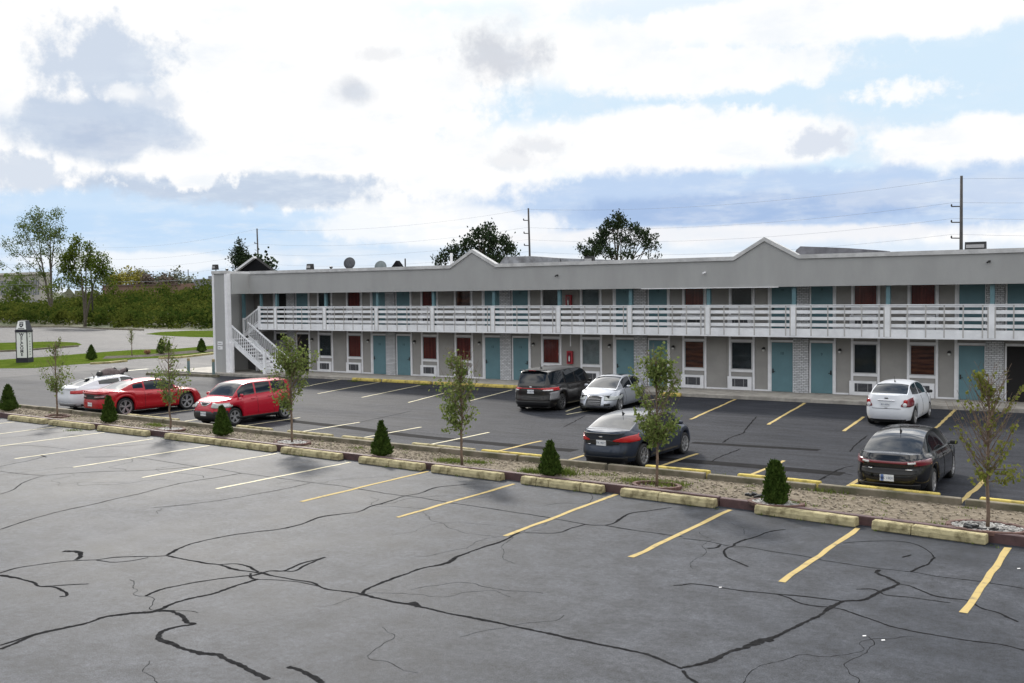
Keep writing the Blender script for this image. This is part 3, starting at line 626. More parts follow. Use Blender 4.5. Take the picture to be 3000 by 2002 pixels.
def door(x0,x1,fz,trim_side,num=None,openit=False):
    mb=MB(); zt=fz+2.28
    if not openit:
        mb.box(x0,x1,YW-.03,YW-.001,fz+.01,zt); d=part(mb,'door',M_teal,bevel=.004)
        hx=(x0+.07) if trim_side<0 else (x1-.07)
        h=MB(); h.box(hx-.03,hx+.03,YW-.05,YW-.03,fz+.86,fz+1.06); h.beam((hx,YW-.075,fz+.93),(hx+.11*(-1 if trim_side>0 else 1),YW-.075,fz+.93),.02,.025); h.box(hx-.012,hx+.012,YW-.08,YW-.05,fz+.915,fz+.945); h.build('handle',M_black,d)
        if num: textobj(num,.17,.006,((x0+x1)/2,YW-.035,fz+1.78),(1,0,0),(0,0,1),M_num,'room_number',d)
    else:
        mb.box(x0,x1,YW-.02,YW-.001,fz+.01,zt); d=part(mb,'doorway_dark_fill',M_dark)  # near-black slab on the wall stands for the unlit space behind an open door
    t=MB()
    if trim_side<0: t.box(x0-.17,x0-.06,YW-.055,YW,fz,zt+.28); t.box(x0-.06,x0-.003,YW-.03,YW,fz,zt+.02); t.box(x1+.003,x1+.035,YW-.03,YW,fz,zt+.02)
    else: t.box(x1+.06,x1+.15,YW-.055,YW,fz,zt+.28); t.box(x1+.003,x1+.06,YW-.03,YW,fz,zt+.02); t.box(x0-.075,x0-.003,YW-.03,YW,fz,zt+.02)
    t.box(x0-.055,x1+.055,YW-.04,YW,zt+.025,zt+.125)
    t.build('door_frame',M_white if True else M_grey,d)
def lamp(x,z,label):
    t=top('wall_lamp',label,'wall lamp',(x,YW,z),0,'wall lamps beside the ground floor doors')
    b=MB(); b.box(x-.045,x+.045,YW-.02,YW,z-.02,z+.10); b.lathe([(.001,.0),(.05,-.01),(.075,-.05),(.085,-.10)],(x,YW-.10,z+.10),(0,0,1),12); b.tube([(x,YW-.01,z+.06),(x,YW-.07,z+.11),(x,YW-.10,z+.10)],.012,6); b.build('lamp_bracket',M_black,t)
    MB().lathe([(.05,.0),(.062,-.04),(.055,-.10),(.001,-.125)],(x,YW-.10,z+.02),(0,0,1),12).build('lamp_glass',mat('lamp_glass',(.6,.6,.58),.2),t)
def extinguisher(x,fz,label):
    t=top('extinguisher_cabinet',label,'extinguisher cabinet',(x,YW,fz+.9),0,'red extinguisher cabinets')
    MB().box(x-.16,x+.16,YW-.17,YW-.005,fz+.98,fz+1.66).build('cabinet',M_red,t,bevel=.012)
    MB().box(x-.10,x+.10,YW-.178,YW-.17,fz+1.05,fz+1.58).build('cabinet_window',mat('cab_win',(.12,.02,.03),.1),t)
    e=MB(); e.lathe([(.001,0),(.035,.01),(.04,.22),(.02,.27),(.01,.30)],(x+.01,YW-.19,fz+1.12),(0,0,1),12); e.build('extinguisher_label',mat('ext_white',(.7,.7,.7),.5),t)
    if fz<1: MB().box(x-.03,x+.03,YW-.03,YW-.005,fz+1.9,fz+2.5).build('conduit',M_white,t)
wk=0
# modules: k index of brick pier; which curtain on which window (lower, upper)
low={(-5,'B'):None}
nums={-4:('15','14'),-3:('13','12'),-2:('12','11'),-1:('11','10'),0:('10','9')}
curt_low={(-4,'A'):3,(-4,'B'):0,(-3,'A'):0,(-3,'B'):0,(-2,'A'):0,(-2,'B'):4,(-1,'A'):1,(-1,'B'):3,(0,'A'):3,(0,'B'):1,(1,'A'):1}
curt_up={(-4,'A'):3,(-4,'B'):0,(-3,'A'):0,(-3,'B'):1,(-2,'A'):3,(-2,'B'):2,(-1,'A'):0,(-1,'B'):3,(0,'A'):0,(0,'B'):0,(1,'A'):1}
lamplab={(-4,1):'wall lamp right of the dark doorway beside the stairs',(-4,2):'wall lamp left of the first ground floor pair of teal doors',(-3,1):'wall lamp right of the first ground floor pair of teal doors',(-3,2):'wall lamp left of the second ground floor pair of teal doors',(-2,1):'wall lamp over the roof of the dark minivan',(-2,2):'wall lamp above the silver car, left of a teal door',(-1,1):'wall lamp half behind the top of the sapling by the blue grey sedan',(-1,2):'wall lamp left of the teal door nearest the middle of the right half',(0,1):'wall lamp right of a teal door, left of the white sedan',(0,2):'wall lamp above the white sedan mirror, left of the rightmost teal door'}
for k in range(-5,2):   # k: module from pier k to pier k+1
    base=xm(k+1,0)
    for fl,fz in((0,.165),(1,FZ)):
        px0,px1=xm(k+1,0),xm(k+1,.70)
        if px0<XR-.7 and px0>-50.5:
            part(MB().box(px0,px1,YW-.12,YW-.001,fz,fz+2.5 if fl==0 else 5.29),'brick_pier',M_brick)
        # door left of the pier
        n=nums.get(k+1)
        if -51<xm(k,7.09)<XR-1:
            isopen=(k==-5)
            door(xm(k,7.09),xm(k,8.09),fz,-1,n[0] if n else None,isopen)
        if xm(k+1,.8)<XR-1 and xm(k+1,.8)>-50:
            door(xm(k+1,.80),xm(k+1,1.78),fz,1,n[1] if n and k+1!=-4 or n else None,(fl==0 and k+1==1) or (fl==0 and k+1==-4))
        kk=k+1
        for tag_,a,b in(('A',2.76,3.70),('B',5.16,6.12)):
            x0,x1=xm(kk,a),xm(kk,b)
            if x1<XR-.3:
                cm=(curt_low if fl==0 else curt_up).get((kk,tag_),0)
                window(x0,x1,fz+1.0,fz+2.25,fz,CURT[cm],upper=fl)
                acunit(x0-.22,x1-.18+.14,fz)
    kk=k+1
    for j,off in((1,2.12),(2,6.72)):
        x=xm(kk,off)
        if (kk,j) in lamplab: lamp(x,2.12,lamplab[(kk,j)])
# skirting boards
mb=MB()
for k in range(-4,2):
    for a,b in((1.93,2.5),(3.83,4.93),(6.26,6.92)):
        x0,x1=xm(k,a),min(xm(k,b),XR)
        if x0<XR:
            for z in(.165,FZ): mb.box(x0+.002,x1-.002,YW-.03,YW,z,z+.07)
part(mb,'skirting_board',M_white)
extinguisher(xm(-2,4.40),.165,'red extinguisher cabinet on the ground floor wall above the minivan')
extinguisher(xm(-2,4.36),FZ,'red extinguisher cabinet on the upper floor wall')
# area behind the stairs: dark plywood, teal posts
mb=MB(); mb.box(-50.98,-49.35,YW-.03,YW-.002,.165,5.29); part(mb,'plywood_panel',M_dpanel)
# left rooms beside the stair: dark doorway and window upstairs
for fz in(.165,FZ):
    window(-50.95+.2,-50.0+.1,fz+1.0,fz+2.2,fz,CURT[3]) if False else None
# balcony slab, fascia, railing
mb=MB(); mb.box(-48.98,XR,YB-.0,YW-.001,2.80,FZ); mb.box(-48.98,XR,YB-.01,YB,2.80,2.82); part(mb,'balcony_slab',M_soffit)
mb=MB(); mb.box(-49.0,XR,YB-.06,YB-.012,2.77,3.155); part(mb,'balcony_fascia',M_rail)
mb=MB()
for z0,z1 in((3.245,3.39),(3.535,3.68),(3.825,3.97),(4.095,4.19)): mb.box(-48.97,XR,YB-.05,YB-.02,z0,z1)
mb.box(-48.97,XR,YB-.085,YB+.03,4.19,4.222)
rail=part(mb,'balcony_railing',M_rail,bevel=.004)
posts=[-47.57]+[-43.43+4.066*i for i in range(0,12)]
def balus(x,w=.026,z1=4.185,y0=YB-.075,y1=YB-.0605): MB().box(x-w,x+w,y0,y1,2.84,z1).build('baluster',M_bal,rail)
def rpost(x0,x1,y0,y1,z0,z1): MB().box(x0,x1,y0,y1,z0,z1).build('rail_post',M_rail,rail)
def tpost(x0,x1,y0,y1,z0,z1): part(MB().box(x0,x1,y0,y1,z0,z1),'roof_post',M_tealp)
for i,x in enumerate(posts):
    if x<XR:
        for dx_ in(-.13,.13): balus(x+dx_,z1=4.10,y1=YB-.061)
    for q in(.81,1.545,2.27,3.0,3.73):
        xx=x+q
        if i==0 and q>3.2: continue
        if xx<XR: balus(xx)
balus(-48.25)
for x in posts:
    if x<XR: rpost(x-.112,x+.112,YB-.073,YB-.0515,2.84,4.19); tpost(x-.085,x+.085,YB+.031,YB+.19,FZ,5.29)
rpost(-49.08,-48.86,YB-.10,YB-.062,2.78,4.25)
tpost(-49.02,-48.88,YB+.03,YB+.16,FZ,5.29); tpost(-50.62,-50.45,YB,YB+.16,2.2,5.29)
# stairs: lower flight from the walkway up to a landing behind the screen wall, upper flight to the balcony
stair=[]; sY0,sY1=44.0,45.25
def flight(x0,z0,x1,z1,y0,y1,nst,name):
    st=MB()
    for i in range(nst):
        a=x0+(x1-x0)*i/nst; b=x0+(x1-x0)*(i+1)/nst; z=z0+(z1-z0)*(i+1)/nst
        st.box(min(a,b)-.02,max(a,b),y0+.05,y1-.05,z-.045,z); st.box(b-.01 if x1<x0 else b-.01,b+.01,y0+.05,y1-.05,z-.045-(z1-z0)/nst*.45,z-.046) if False else None
    return part(st,name,M_white)
flight(-46.95,.165,-49.95,2.25,sY0,sY1,11,'stair_treads')
flight(-50.4,2.25,-48.95,FZ,YB+.0,YW-.1,4,'stair_treads')
mb=MB(); mb.box(-50.97,-49.95,sY0-.02,YW-.1,2.15,2.25); part(mb,'stair_landing',M_soffit)
def stairrail(a,b,h,name,bal_n,side_w=.05,str_h=.22,post_end=True,mt=M_rail):
    a=Vector(a);b=Vector(b); up=Vector((0,0,1))
    mb=MB(); mb.beam(a+up*(.02),b+up*(.02),.045,str_h); mb.beam(a+up*h,b+up*h,.06,.09); mb.beam(a+up*.22,b+up*.22,.04,.05)
    for i in range(bal_n):
        p=a+(b-a)*((i+.5)/bal_n); mb.box(p.x-.02,p.x+.02,p.y-.016,p.y+.016,p.z+.2,p.z+h)
    o=part(mb,name,mt); return o
stairrail((-47.1,sY0,.30),(-50.1,sY0,2.16),1.02,'stair_railing',18)
stairrail((-46.3,sY1,.05),(-49.8,sY1,2.2),1.02,'stair_railing',20)
stairrail((-50.45,YB-.04,2.35),(-49.0,YB-.04,3.14),1.0,'stair_railing',10)
for bx in ((-47.13,-46.93,sY0-.07,sY0+.05,.165,1.46),(-50.5,-50.38,YB-.09,YB+.01,2.1,3.5)): part(MB().box(*bx),'stair_post',M_rail)
mb=MB(); mb.tube([(-46.6,sY1,1.15),(-46.3,sY1,.95),(-46.1,sY1,.85),(-46.02,sY1,.70),(-46.02,sY1,.165)],.03,8); part(mb,'handrail_end',M_rail,smooth=True)
mb=MB()
for i in range(4): 
    x=-46.95-.27*i; mb.box(x-.02,x,sY0+.1,sY1-.1,.165+.19*i+.02,.165+.19*(i+1)-.05)
part(mb,'stair_riser',M_rail)
# junk under the stairs: dark wall
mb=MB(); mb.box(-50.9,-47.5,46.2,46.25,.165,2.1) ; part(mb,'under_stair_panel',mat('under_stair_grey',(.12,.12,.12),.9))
mb=MB(); mb.box(-49.3,-49.15,sY1+.1,sY1+.22,.165,2.1); part(mb,'under_stair_post',M_white)
# plaques on the screen wall
for i,(z,l) in enumerate([(1.97,'upper small white plaque on the grey end wall of the motel'),(1.69,'lower small white plaque on the grey end wall of the motel')]):
    t=top('wall_plaque',l,'plaque',(-50.62,43.7,z),0,'white plaques on the end wall')
    MB().box(-50.84,-50.40,43.675,43.699,z-.11,z+.11).build('plate',M_white,t)
    m2=MB(); 
    for q in range(3 if i==0 else 2): m2.box(-50.76+q*.1,-50.69+q*.1,43.67,43.674,z-.03,z+.01)
    m2.build('lettering',M_black,t)
# cameras on the parapet
for (px,py),l in zip([(1634,807),(2066,799),(2899,766)],['tiny dark security camera under the left part of the parapet','tiny white security camera left of the right gable','small dark stub on the parapet at the far right']):
    p=fy(px,py,YFa); t=top('security_camera',l,'camera',(p.x,YFa,p.z),0,'small fittings on the parapet face')
    MB().box(p.x-.04,p.x+.04,YFa-.05,YFa-.001,p.z-.04,p.z+.04).build('mount',M_black if l[5]!='w' else M_white,t)
    MB().tube([(p.x,YFa-.05,p.z),(p.x-.06,YFa-.18,p.z-.05)],.035,8).build('lens_tube',M_black if l[5]!='w' else M_white,t)
# roof floodlights, dishes, vent
def flood(px,py,w,l,y=46.2,rz=0):
    p=fy(px,py,y); t=top('floodlight',l,'floodlight',(p.x,y,5.8),rz,'floodlights on the motel roof')
    z=p.z
    b=MB(); b.prism([(-w/2,-.12,z-5.8-.06),(-w/2,.16,z-5.8-.06),(-w/2,.12,z-5.8+.28),(-w/2,-.06,z-5.8+.28)],(w,0,0)); b.box(-.02,.02,.05,.09,0,z-5.8); b.build('housing',M_black,t,local=True)
    MB().box(-w/2+.05,w/2-.05,-.13,-.125,z-5.8+.03,z-5.8+.17).build('lens',mat('flood_lens',(.35,.35,.36),.2),t,local=True)
flood(630,788,.38,'black floodlight on the left end corner of the motel roof'); flood(908,787,.42,'black floodlight on the roof edge left of the dark dish'); flood(1726,768,.52,'black floodlight on the roof edge before the far pines'); flood(2858,729,.80,'large black floodlight on the roof edge right of the tall utility pole')
def dish(px,py,r,y,m,l):
    p=fy(px,py,y); t=top('satellite_dish',l,'satellite dish',(p.x,y,5.8),0,'satellite dishes on the motel roof')
    prof=[(.001,0.0),(r*.5,.03*r*4),(r*.85,.09*r*3),(r,.13*r*3),(r*1.0,.13*r*3+.015),(.001,.02)]
    ax=Vector((.45,-1,.22)); MB().lathe([(q,h) for q,h in prof],(0,0,p.z-5.8),ax,24).build('reflector',m,t,smooth=True,local=True)
    MB().tube([(0,.1,0),(0,.08,p.z-5.8)],.03,6).build('mast',M_metal,t,local=True)
dish(1026,773,.37,48.0,mat('dish_dark',(.06,.065,.075),.5),'dark grey satellite dish standing up over the parapet'); dish(1117,784,.38,48.5,mat('dish_light',(.16,.19,.20),.5),'pale grey satellite dish mostly hidden behind the parapet')
p=fy(1322,742,48.5); MB_=MB().tube([(0,0,0),(0,0,p.z-5.8)],.085,10); o=MB_.build('vent_pipe',M_white); o.location=(p.x,48.5,5.8); tagit(o,'white vent pipe rising behind the left gable','vent pipe')
for px,py,l in [(970,786,'small roof vent stub left of the dark dish'),(665,792,'small grey knob on the roof beside the corner floodlight'),(1925,768,'small dark roof vent right of the far pines'),(2884,739,'small dark roof vent right of the big floodlight')]:
    p=fy(px,py,47.0); o=MB().lathe([(.06,0),(.06,p.z-5.8),(.11,p.z-5.8),(.09,p.z-5.8+.09),(.001,p.z-5.8+.11)],(0,0,0),(0,0,1),10).build('roof_vent',M_black); o.location=(p.x,47.0,5.8); tagit(o,l,'roof vent')
# bollards
for px,py,l in [(553,1098,'teal bollard with a faded top standing apart left of the motel corner'),(626,1102,'teal bollard with a rusty top close to the motel corner')]:
    p=g(px,py); t=top('bollard',l,'bollard',(p.x,p.y,0),0,'teal bollards at the motel corner')
    MB().lathe([(.09,0),(.09,.90),(.001,.905)],(0,0,0),(0,0,1),14).build('post',mat('bollard_teal',(.12,.18,.185),.6,var=.2,vscale=4),t,local=True)
    MB().lathe([(.095,.86),(.095,1.0),(.06,1.05),(.001,1.06)],(0,0,0),(0,0,1),14).build('cap',mat('bollard_cap',(.30,.25,.14),.8,var=.3,vscale=8),t,local=True)
# ------------------------------------------------------------------ cars
def pch(xs,ys):
    xs=np.array(xs,float); ys=np.array(ys,float); h=np.diff(xs); d=np.diff(ys)/h; m=np.zeros(len(xs))
    m[0]=d[0]; m[-1]=d[-1]
    for i in range(1,len(xs)-1):
        if d[i-1]*d[i]>0: m[i]=2*d[i-1]*d[i]/(d[i-1]+d[i])
    def f(x):
        x=min(max(x,xs[0]),xs[-1]); i=min(max(int(np.searchsorted(xs,x)-1),0),len(xs)-2); t=(x-xs[i])/h[i]
        return float((2*t**3-3*t*t+1)*ys[i]+(t**3-2*t*t+t)*h[i]*m[i]+(-2*t**3+3*t*t)*ys[i+1]+(t**3-t*t)*h[i]*m[i+1])
    return f
def paint(name,col,metal=.35,rough=.32,coat=.35):
    m=mat(name,col,rough,metal=metal,spec=.5,coat=coat); return m
M_tail=mat('tail_red',(.40,.008,.010),.2,coat=.3); M_taild=mat('tail_dark_red',(.16,.012,.02),.15,coat=1); M_lens=mat('clear_lens',(.62,.63,.64),.12,coat=1); M_plate=mat('licence_plate',(.66,.68,.70),.5)
M_rim=mat('alloy_rim',(.52,.52,.53),.3,metal=.7); M_rimd=mat('alloy_dark',(.03,.03,.032),.5); M_seam=mat('seam',(.01,.01,.01),.8); M_lampin=mat('headlamp_inner',(.34,.36,.35),.15,coat=.6)
class Car:
    def __init__(s,name,label,X,Y,head,L,Wd,H,wb,ro,paintm,sh,crown,zr,belt_in=.07,tum=.30,rear_in=None,front_in=None,n=4.6,R_=.32,sill=.22,sidein=None,tap=.07,spokes=5,tyrew=.20,group=None,rimmat=None,glassm=None,rimr=.70):
        # local frame: +x forward; heading = direction of travel measured from +Y clockwise
        s.L,s.W,s.H,s.wb=L,Wd,H,wb; s.xr=-L/2+ro; s.xf=s.xr+wb; s.R=R_; s.sill=sill; s.n=n
        ang=math.pi/2-R(head)
        d=Vector((math.cos(ang),math.sin(ang),0)); c=Vector((X,Y,0))-d*s.xr
        s.t=top(name,label,'car',(c.x,c.y,0),ang,group); s.pm=paintm
        s.sh=pch(*sh); s.cr=pch(*crown); s.zr=pch(*zr); s.zrx=zr[0]; s.bi=belt_in; s.tum=tum; s.tap=tap
        s.ri=pch(*(rear_in or ([0,.15,.3,.45,.6,.8,1],[.10,.03,.0,.0,.03,.05,.09]))); s.fi=pch(*(front_in or ([0,.15,.3,.5,.7,.85,1],[.10,.02,.0,.02,.08,.16,.26])))
        s.si=pch(*(sidein or ([0,.12,.3,.5,.7,.86,1],[.07,.02,.0,.0,.015,.05,.10])))
        s.body(); s.green(glassm or M_glassd); 
        for x in(s.xf,s.xr):
            for sg in(1,-1): s.wheel(x,sg,spokes,tyrew,rimmat or M_rim,rimr)
    def zb(s,x,side):
        z=s.sill+ .0
        if side:
            ra=s.R+.055
            for xw in(s.xf,s.xr):
                q=ra*ra-(x-xw)**2
                if q>0: z=max(z,s.R+math.sqrt(q)*1.0)
        return z
    def P(s,c,sn,t,off=0.0,side=None):
        ins=(s.fi(t) if c>0 else s.ri(t)); Lx=s.L/2-ins+off; Wy=s.W/2-s.si(t)+off
        x=c*Lx; y=sn*Wy*(1-s.tap*abs(c)**4)
        if side is None: side=abs(c)<.9
        zb=s.zb(x,side); z=zb+t*(s.sh(x)-zb)
        return (x,y,z)
    def cs(s,phi):
        c,sn=math.cos(phi),math.sin(phi); e=2/s.n
        return math.copysign(abs(c)**e,c),math.copysign(abs(sn)**e,sn)
    def body(s):
        ph=[]
        # half perimeter front->rear on +y side by x samples, and ends by y samples
        cl=list(np.linspace(.93,-.93,112)); pts=[]
        sl=[0,.15,.3,.45,.58,.68,.76,.83,.88,.92,.95]
        def c_of_s(q): return (1-q**s.n)**(1/s.n)
        front=[(c_of_s(q),q) for q in sl]; 
        side=[(c,(1-abs(c)**s.n)**(1/s.n)) for c in cl if abs(c)<c_of_s(.95)-.005]
        rear=[(-a,b) for a,b in front[::-1]]
        up=front+side+rear; loop=up+[(a,-b) for a,b in up[::-1][1:-1]]
        s.loop=loop; ts=[0,.06,.14,.24,.36,.48,.6,.7,.79,.86,.92,.965,1]
        v=[];f=[]; n=len(loop)
        for t in ts:
            for c,q in loop: v.append(s.P(c,q,t,0,abs(q)>.93 and abs(c)<.9))
        for i in range(len(ts)-1):
            for k in range(n): f.append((i*n+k,i*n+(k+1)%n,(i+1)*n+(k+1)%n,(i+1)*n+k))
        base=(len(ts)-1)*n; prev=base
        for r in [.97,.92,.8,.6,.35,.12]:
            st=len(v)
            for k,(c,q) in enumerate(loop):
                x,y,z=v[base+k]; zz=s.sh(x)+s.cr(x)*(1-r**2.2); v.append((x*(1-(1-r)*.015),y*r,zz))
            for k in range(n): f.append((prev+k,prev+(k+1)%n,st+(k+1)%n,st+k))
            prev=st
        h=len(up)
        for k in range(1,h-1): # close centre strip
            a=prev+k; b=prev+k+1 if k+1<h else prev; c2=prev+(n-k-1); d=prev+(n-k)
            if k+1<=h-1: f.append((prev+k,prev+min(k+1,h-1),prev+((n-k-1)%n if k+1<h-1 else h-1),prev+(n-k)%n))
        mb=MB(); mb.add(v,f); o=mb.build('body',s.pm,s.t,smooth=True,local=True); s.bodyo=o
        try: o.data.set_sharp_from_angle(angle=R(38))
        except Exception: pass
        mb=MB(); mb.box(-s.L/2+.25,s.L/2-.28,-s.W/2+.30,s.W/2-.30,.16,s.H*.5); mb.box(-s.L/2+.5,s.L/2-.5,-s.W/2+.16,s.W/2-.16,s.sill+.02,s.sill+.10)
        for x in(s.xf,s.xr):
            for sg in(-1,1): mb.lathe([(s.R+.045,-.13),(s.R+.05,.0)],(x,sg*(s.W/2-.17),s.R),(0,sg,0),18); mb.box(x-.46,x+.46,sg*(s.W/2-.30)-.01,sg*(s.W/2-.30)+.01,.15,.75)
        mb.build('underbody',M_black,s.t,local=True)
    def green(s,gm):
        xs0,xs1=s.zrx[0],s.zrx[-1]; N_=64; xs_=sorted(set([round(x,3) for x in np.linspace(xs0,xs1,N_)]+[round(v,3) for a in s.win for v in a[:2]]+[round(s.rw[0],3),round(s.rw[1],3),round(s.fw[0],3),round(s.fw[1],3)]))
        vr=[0,.10,.3,.55,.80,.90,.96]; vt=[.97,.9,.75,.5,.25,0]
        rows=[]
        for x in xs_:
            zs=s.sh(x)+.0; h=max(s.zr(x)-zs,0.004); endf=(x-xs0)/(xs1-xs0)
            c=min(abs(x)/(s.L/2),.999); Wb=(s.W/2-s.si(1))*(1-c**s.n)**(1/s.n)*(1-s.tap*c**4)-s.bi*.35-.012
            if h<.01: pass
            row=[]
            for q in vr:
                y=Wb-s.tum*h*q-.06*h*q*q; row.append((y,zs-.012+h*q*.955))
            yt=row[-1][0]; zt=row[-1][1]
            for q in vt:
                row.append((yt*q*.985,zt+(zs+h-zt)*(1-q**2.6)))
            rows.append(row)
        M_=len(rows[0]); full=[]
        for x,row in zip(xs_,rows):
            full.append([(x,y,z) for y,z in row]+[(x,-y,z) for y,z in row[::-1][1:]])
        K_=len(full[0]); nv=len(vr); body=[];F={'rear':[], 'front':[],'side':{}}
        vs=[p for r in full for p in r]
        for i in range(len(full)-1):
            xm_=(xs_[i]+xs_[i+1])/2
            for k in range(K_-1):
                face=(i*K_+k,i*K_+k+1,(i+1)*K_+k+1,(i+1)*K_+k); kk=k if k<M_-1 else (K_-2-k)
                done=False
                if kk<nv-1:
                    for wi,(a,b,vlo,vhi) in enumerate(s.win):
                        if a<=xm_<=b and vr[kk]>=vlo-1e-3 and vr[kk+1]<=vhi+1e-3: 
                            F['side'].setdefault((wi,k<M_-1),[]).append(face); done=True
                elif kk>=nv:
                    if s.rw[0]<=xm_<=s.rw[1] : F['rear'].append(face); done=True
                    elif s.fw[0]<=xm_<=s.fw[1]: F['front'].append(face); done=True
                if not done: body.append(face)
        # rear closing face (for upright tails)
        body.append(tuple(range(K_))[::-1])
        def mk(fs,nm,m,smooth=True):
            if not fs: return
            used=sorted(set(i for f in fs for i in f)); mp={u:j for j,u in enumerate(used)}
            mb=MB(); mb.add([vs[u] for u in used],[tuple(mp[i] for i in f) for f in fs]); o=mb.build(nm,m,s.t,smooth=smooth,local=True); return o
        o=mk(body,'cabin',s.pm)
        try: o.data.set_sharp_from_angle(angle=R(35))
        except Exception: pass
        mk(F['rear'],'rear_window',gm); mk(F['front'],'windscreen',gm)
        for (wi,sd_),fs in F['side'].items(): mk(fs,'side_window',gm)
    def wheel(s,x,sg,spokes,tw,rm,rimr):
        y=sg*(s.W/2-.055-tw/2); c=(x,y,s.R); Rr=s.R*rimr; h=tw/2
        hub=MB().lathe([(.001,h*.35*0),(Rr*.98,0)],c,(0,sg,0),20); w=hub.build('wheel',M_rimd,s.t,local=True)
        ty=MB().lathe([(Rr,-h*.9),(s.R-.03,-h),(s.R,-h*.7),(s.R,h*.7),(s.R-.03,h),(Rr+.01,h*.92),(Rr,h*.6)],c,(0,sg,0),30); ty.build('tyre',M_tyre,w,smooth=True,local=True)
        r=MB(); r.lathe([(Rr+.004,h*.3),(Rr+.002,h*.95),(Rr-.018,h*.93),(Rr-.03,h*.5)],c,(0,sg,0),30); r.lathe([(.001,h*.8),(.05,h*.78),(.06,h*.5)],c,(0,sg,0),12)
        for k in range(spokes):
            a=2*math.pi*k/spokes+.3; u=Vector((math.cos(a),0,math.sin(a))); p=Vector(c)
            yy=Vector((0,sg,0))
            if spokes>=8: r.beam(p+u*.03+yy*h*.7,p+u*(Rr-.01)+yy*h*.82,.026,.03,up=(0,1,0))
            else:
                for da in(-.16,.16):
                    u2=Vector((math.cos(a+da),0,math.sin(a+da))); r.beam(p+u*.03+yy*h*.7,p+u2*(Rr-.01)+yy*h*.82,.035,.03,up=(0,1,0))
        r.build('rim',rm,w,local=True)
    def zt(s,z,x): return (z-s.sill)/(s.sh(x)-s.sill)
    def patch(s,name,m,end,a,b,lo,hi,off=.008,n=10,nz=5,parent=None):
        # on the front (end=1) or rear (-1) face; a,b = lateral position -1..1 (beyond .9 wraps round the corner), lo/hi = heights (scalar or (at a, at b) or list)
        mb=MB(); v=[];f=[]
        def hv(h,p):
            if isinstance(h,(int,float)): return h
            return float(np.interp(p,np.linspace(0,1,len(h)),h))
        for i in range(n+1):
            p=i/n; q=a+(b-a)*p
            if abs(q)<=.95: sn=q; c=(1-abs(q)**s.n)**(1/s.n)*end
            else: # wrap: 0.95..2 maps along the side
                c=((1-.95**s.n)**(1/s.n)-(abs(q)-.95)*.13)*end; sn=math.copysign((1-abs(c)**s.n)**(1/s.n),q)
            for j in range(nz+1):
                z=hv(lo,p)+(hv(hi,p)-hv(lo,p))*j/nz; x=c*s.L/2; t=min(max((z-s.sill)/(s.sh(x*.98)-s.sill),0),1.0)
                P_=s.P(c,sn,t,off,False); v.append(P_)
        for i in range(n):
            for j in range(nz): f.append((i*(nz+1)+j,(i+1)*(nz+1)+j,(i+1)*(nz+1)+j+1,i*(nz+1)+j+1))
        mb.add(v,f); return mb.build(name,m,parent or s.t,smooth=True,local=True,solid=.012)
    def strip(s,name,m,x0,x1,zlo,zhi,off=.006,n=16,sg=1,parent=None):
        v=[];f=[]
        def hv(h,p): return h if isinstance(h,(int,float)) else float(np.interp(p,np.linspace(0,1,len(h)),h))
        for i in range(n+1):
            p=i/n; x=x0+(x1-x0)*p
            for j in range(4):
                z=hv(zlo,p)+(hv(zhi,p)-hv(zlo,p))*j/3
                t=min(max((z-s.sill)/(s.sh(x)-s.sill),0),1); c=x/(s.L/2); q=(1-abs(c)**s.n)**(1/s.n)
                y=q*(s.W/2-s.si(t)+off)*(1-s.tap*abs(c)**4); v.append((x,sg*y,z))
        for i in range(n):
            for j in range(3): f.append((i*4+j,(i+1)*4+j,(i+1)*4+j+1,i*4+j+1))
        return MB().add(v,f).build(name,m,parent or s.t,smooth=True,local=True,solid=.01)
    def details(s,doors,handles=(),mirror=None,mirrm=None,antenna=None):
        for sg in(1,-1):
            mb=MB()
            for x in doors:
                prev=None
                for i in range(9):
                    z=s.sill+.05+(s.sh(x)-s.sill-.06)*i/8; t=(z-s.sill)/(s.sh(x)-s.sill); c=x/(s.L/2); y=(1-abs(c)**s.n)**(1/s.n)*(s.W/2-s.si(t)+.002)*(1-s.tap*abs(c)**4)
                    p=Vector((x,sg*y,z)); 
                    if prev: mb.beam(prev,p,.010,.006,up=(1,0,0))
                    prev=p
            mb.build('door_seam',M_seam,s.t,local=True)
            for x in handles:
                z=s.sh(x)-.13; s.strip('door_handle',s.pm if s.pm.name!='paint_black' else s.pm,x-.09,x+.09,z,z+.03,off=.03,n=3,sg=sg)
            if mirror:
                z=s.sh(mirror)+.05; y=sg*(s.W/2+.05); m_=MB(); m_.obox((mirror,y-sg*.01,z+.03),(.045,.015*sg,0),(0,.085,0),(0,0,.055)); o=m_.build('mirror',mirrm or s.pm,s.t,local=True,bevel=.035,seg=3)
                a=MB(); a.beam((mirror+.02,y-sg*.02,z+.01),(mirror+.03,y-sg*.16,z-.03),.05,.03); a.build('mirror_arm',M_black,o,local=True)
        if antenna:
            z=s.zr(antenna); a=MB(); a.prism([(antenna+.09,-.02,z-.01),(antenna-.06,-.02,z-.01),(antenna-.07,-.015,z+.06)],(0,.035,0)); a.tube([(antenna-.02,0,z),(antenna-.16,0,z+.22)],.006,5); a.build('antenna',M_black,s.t,local=True)
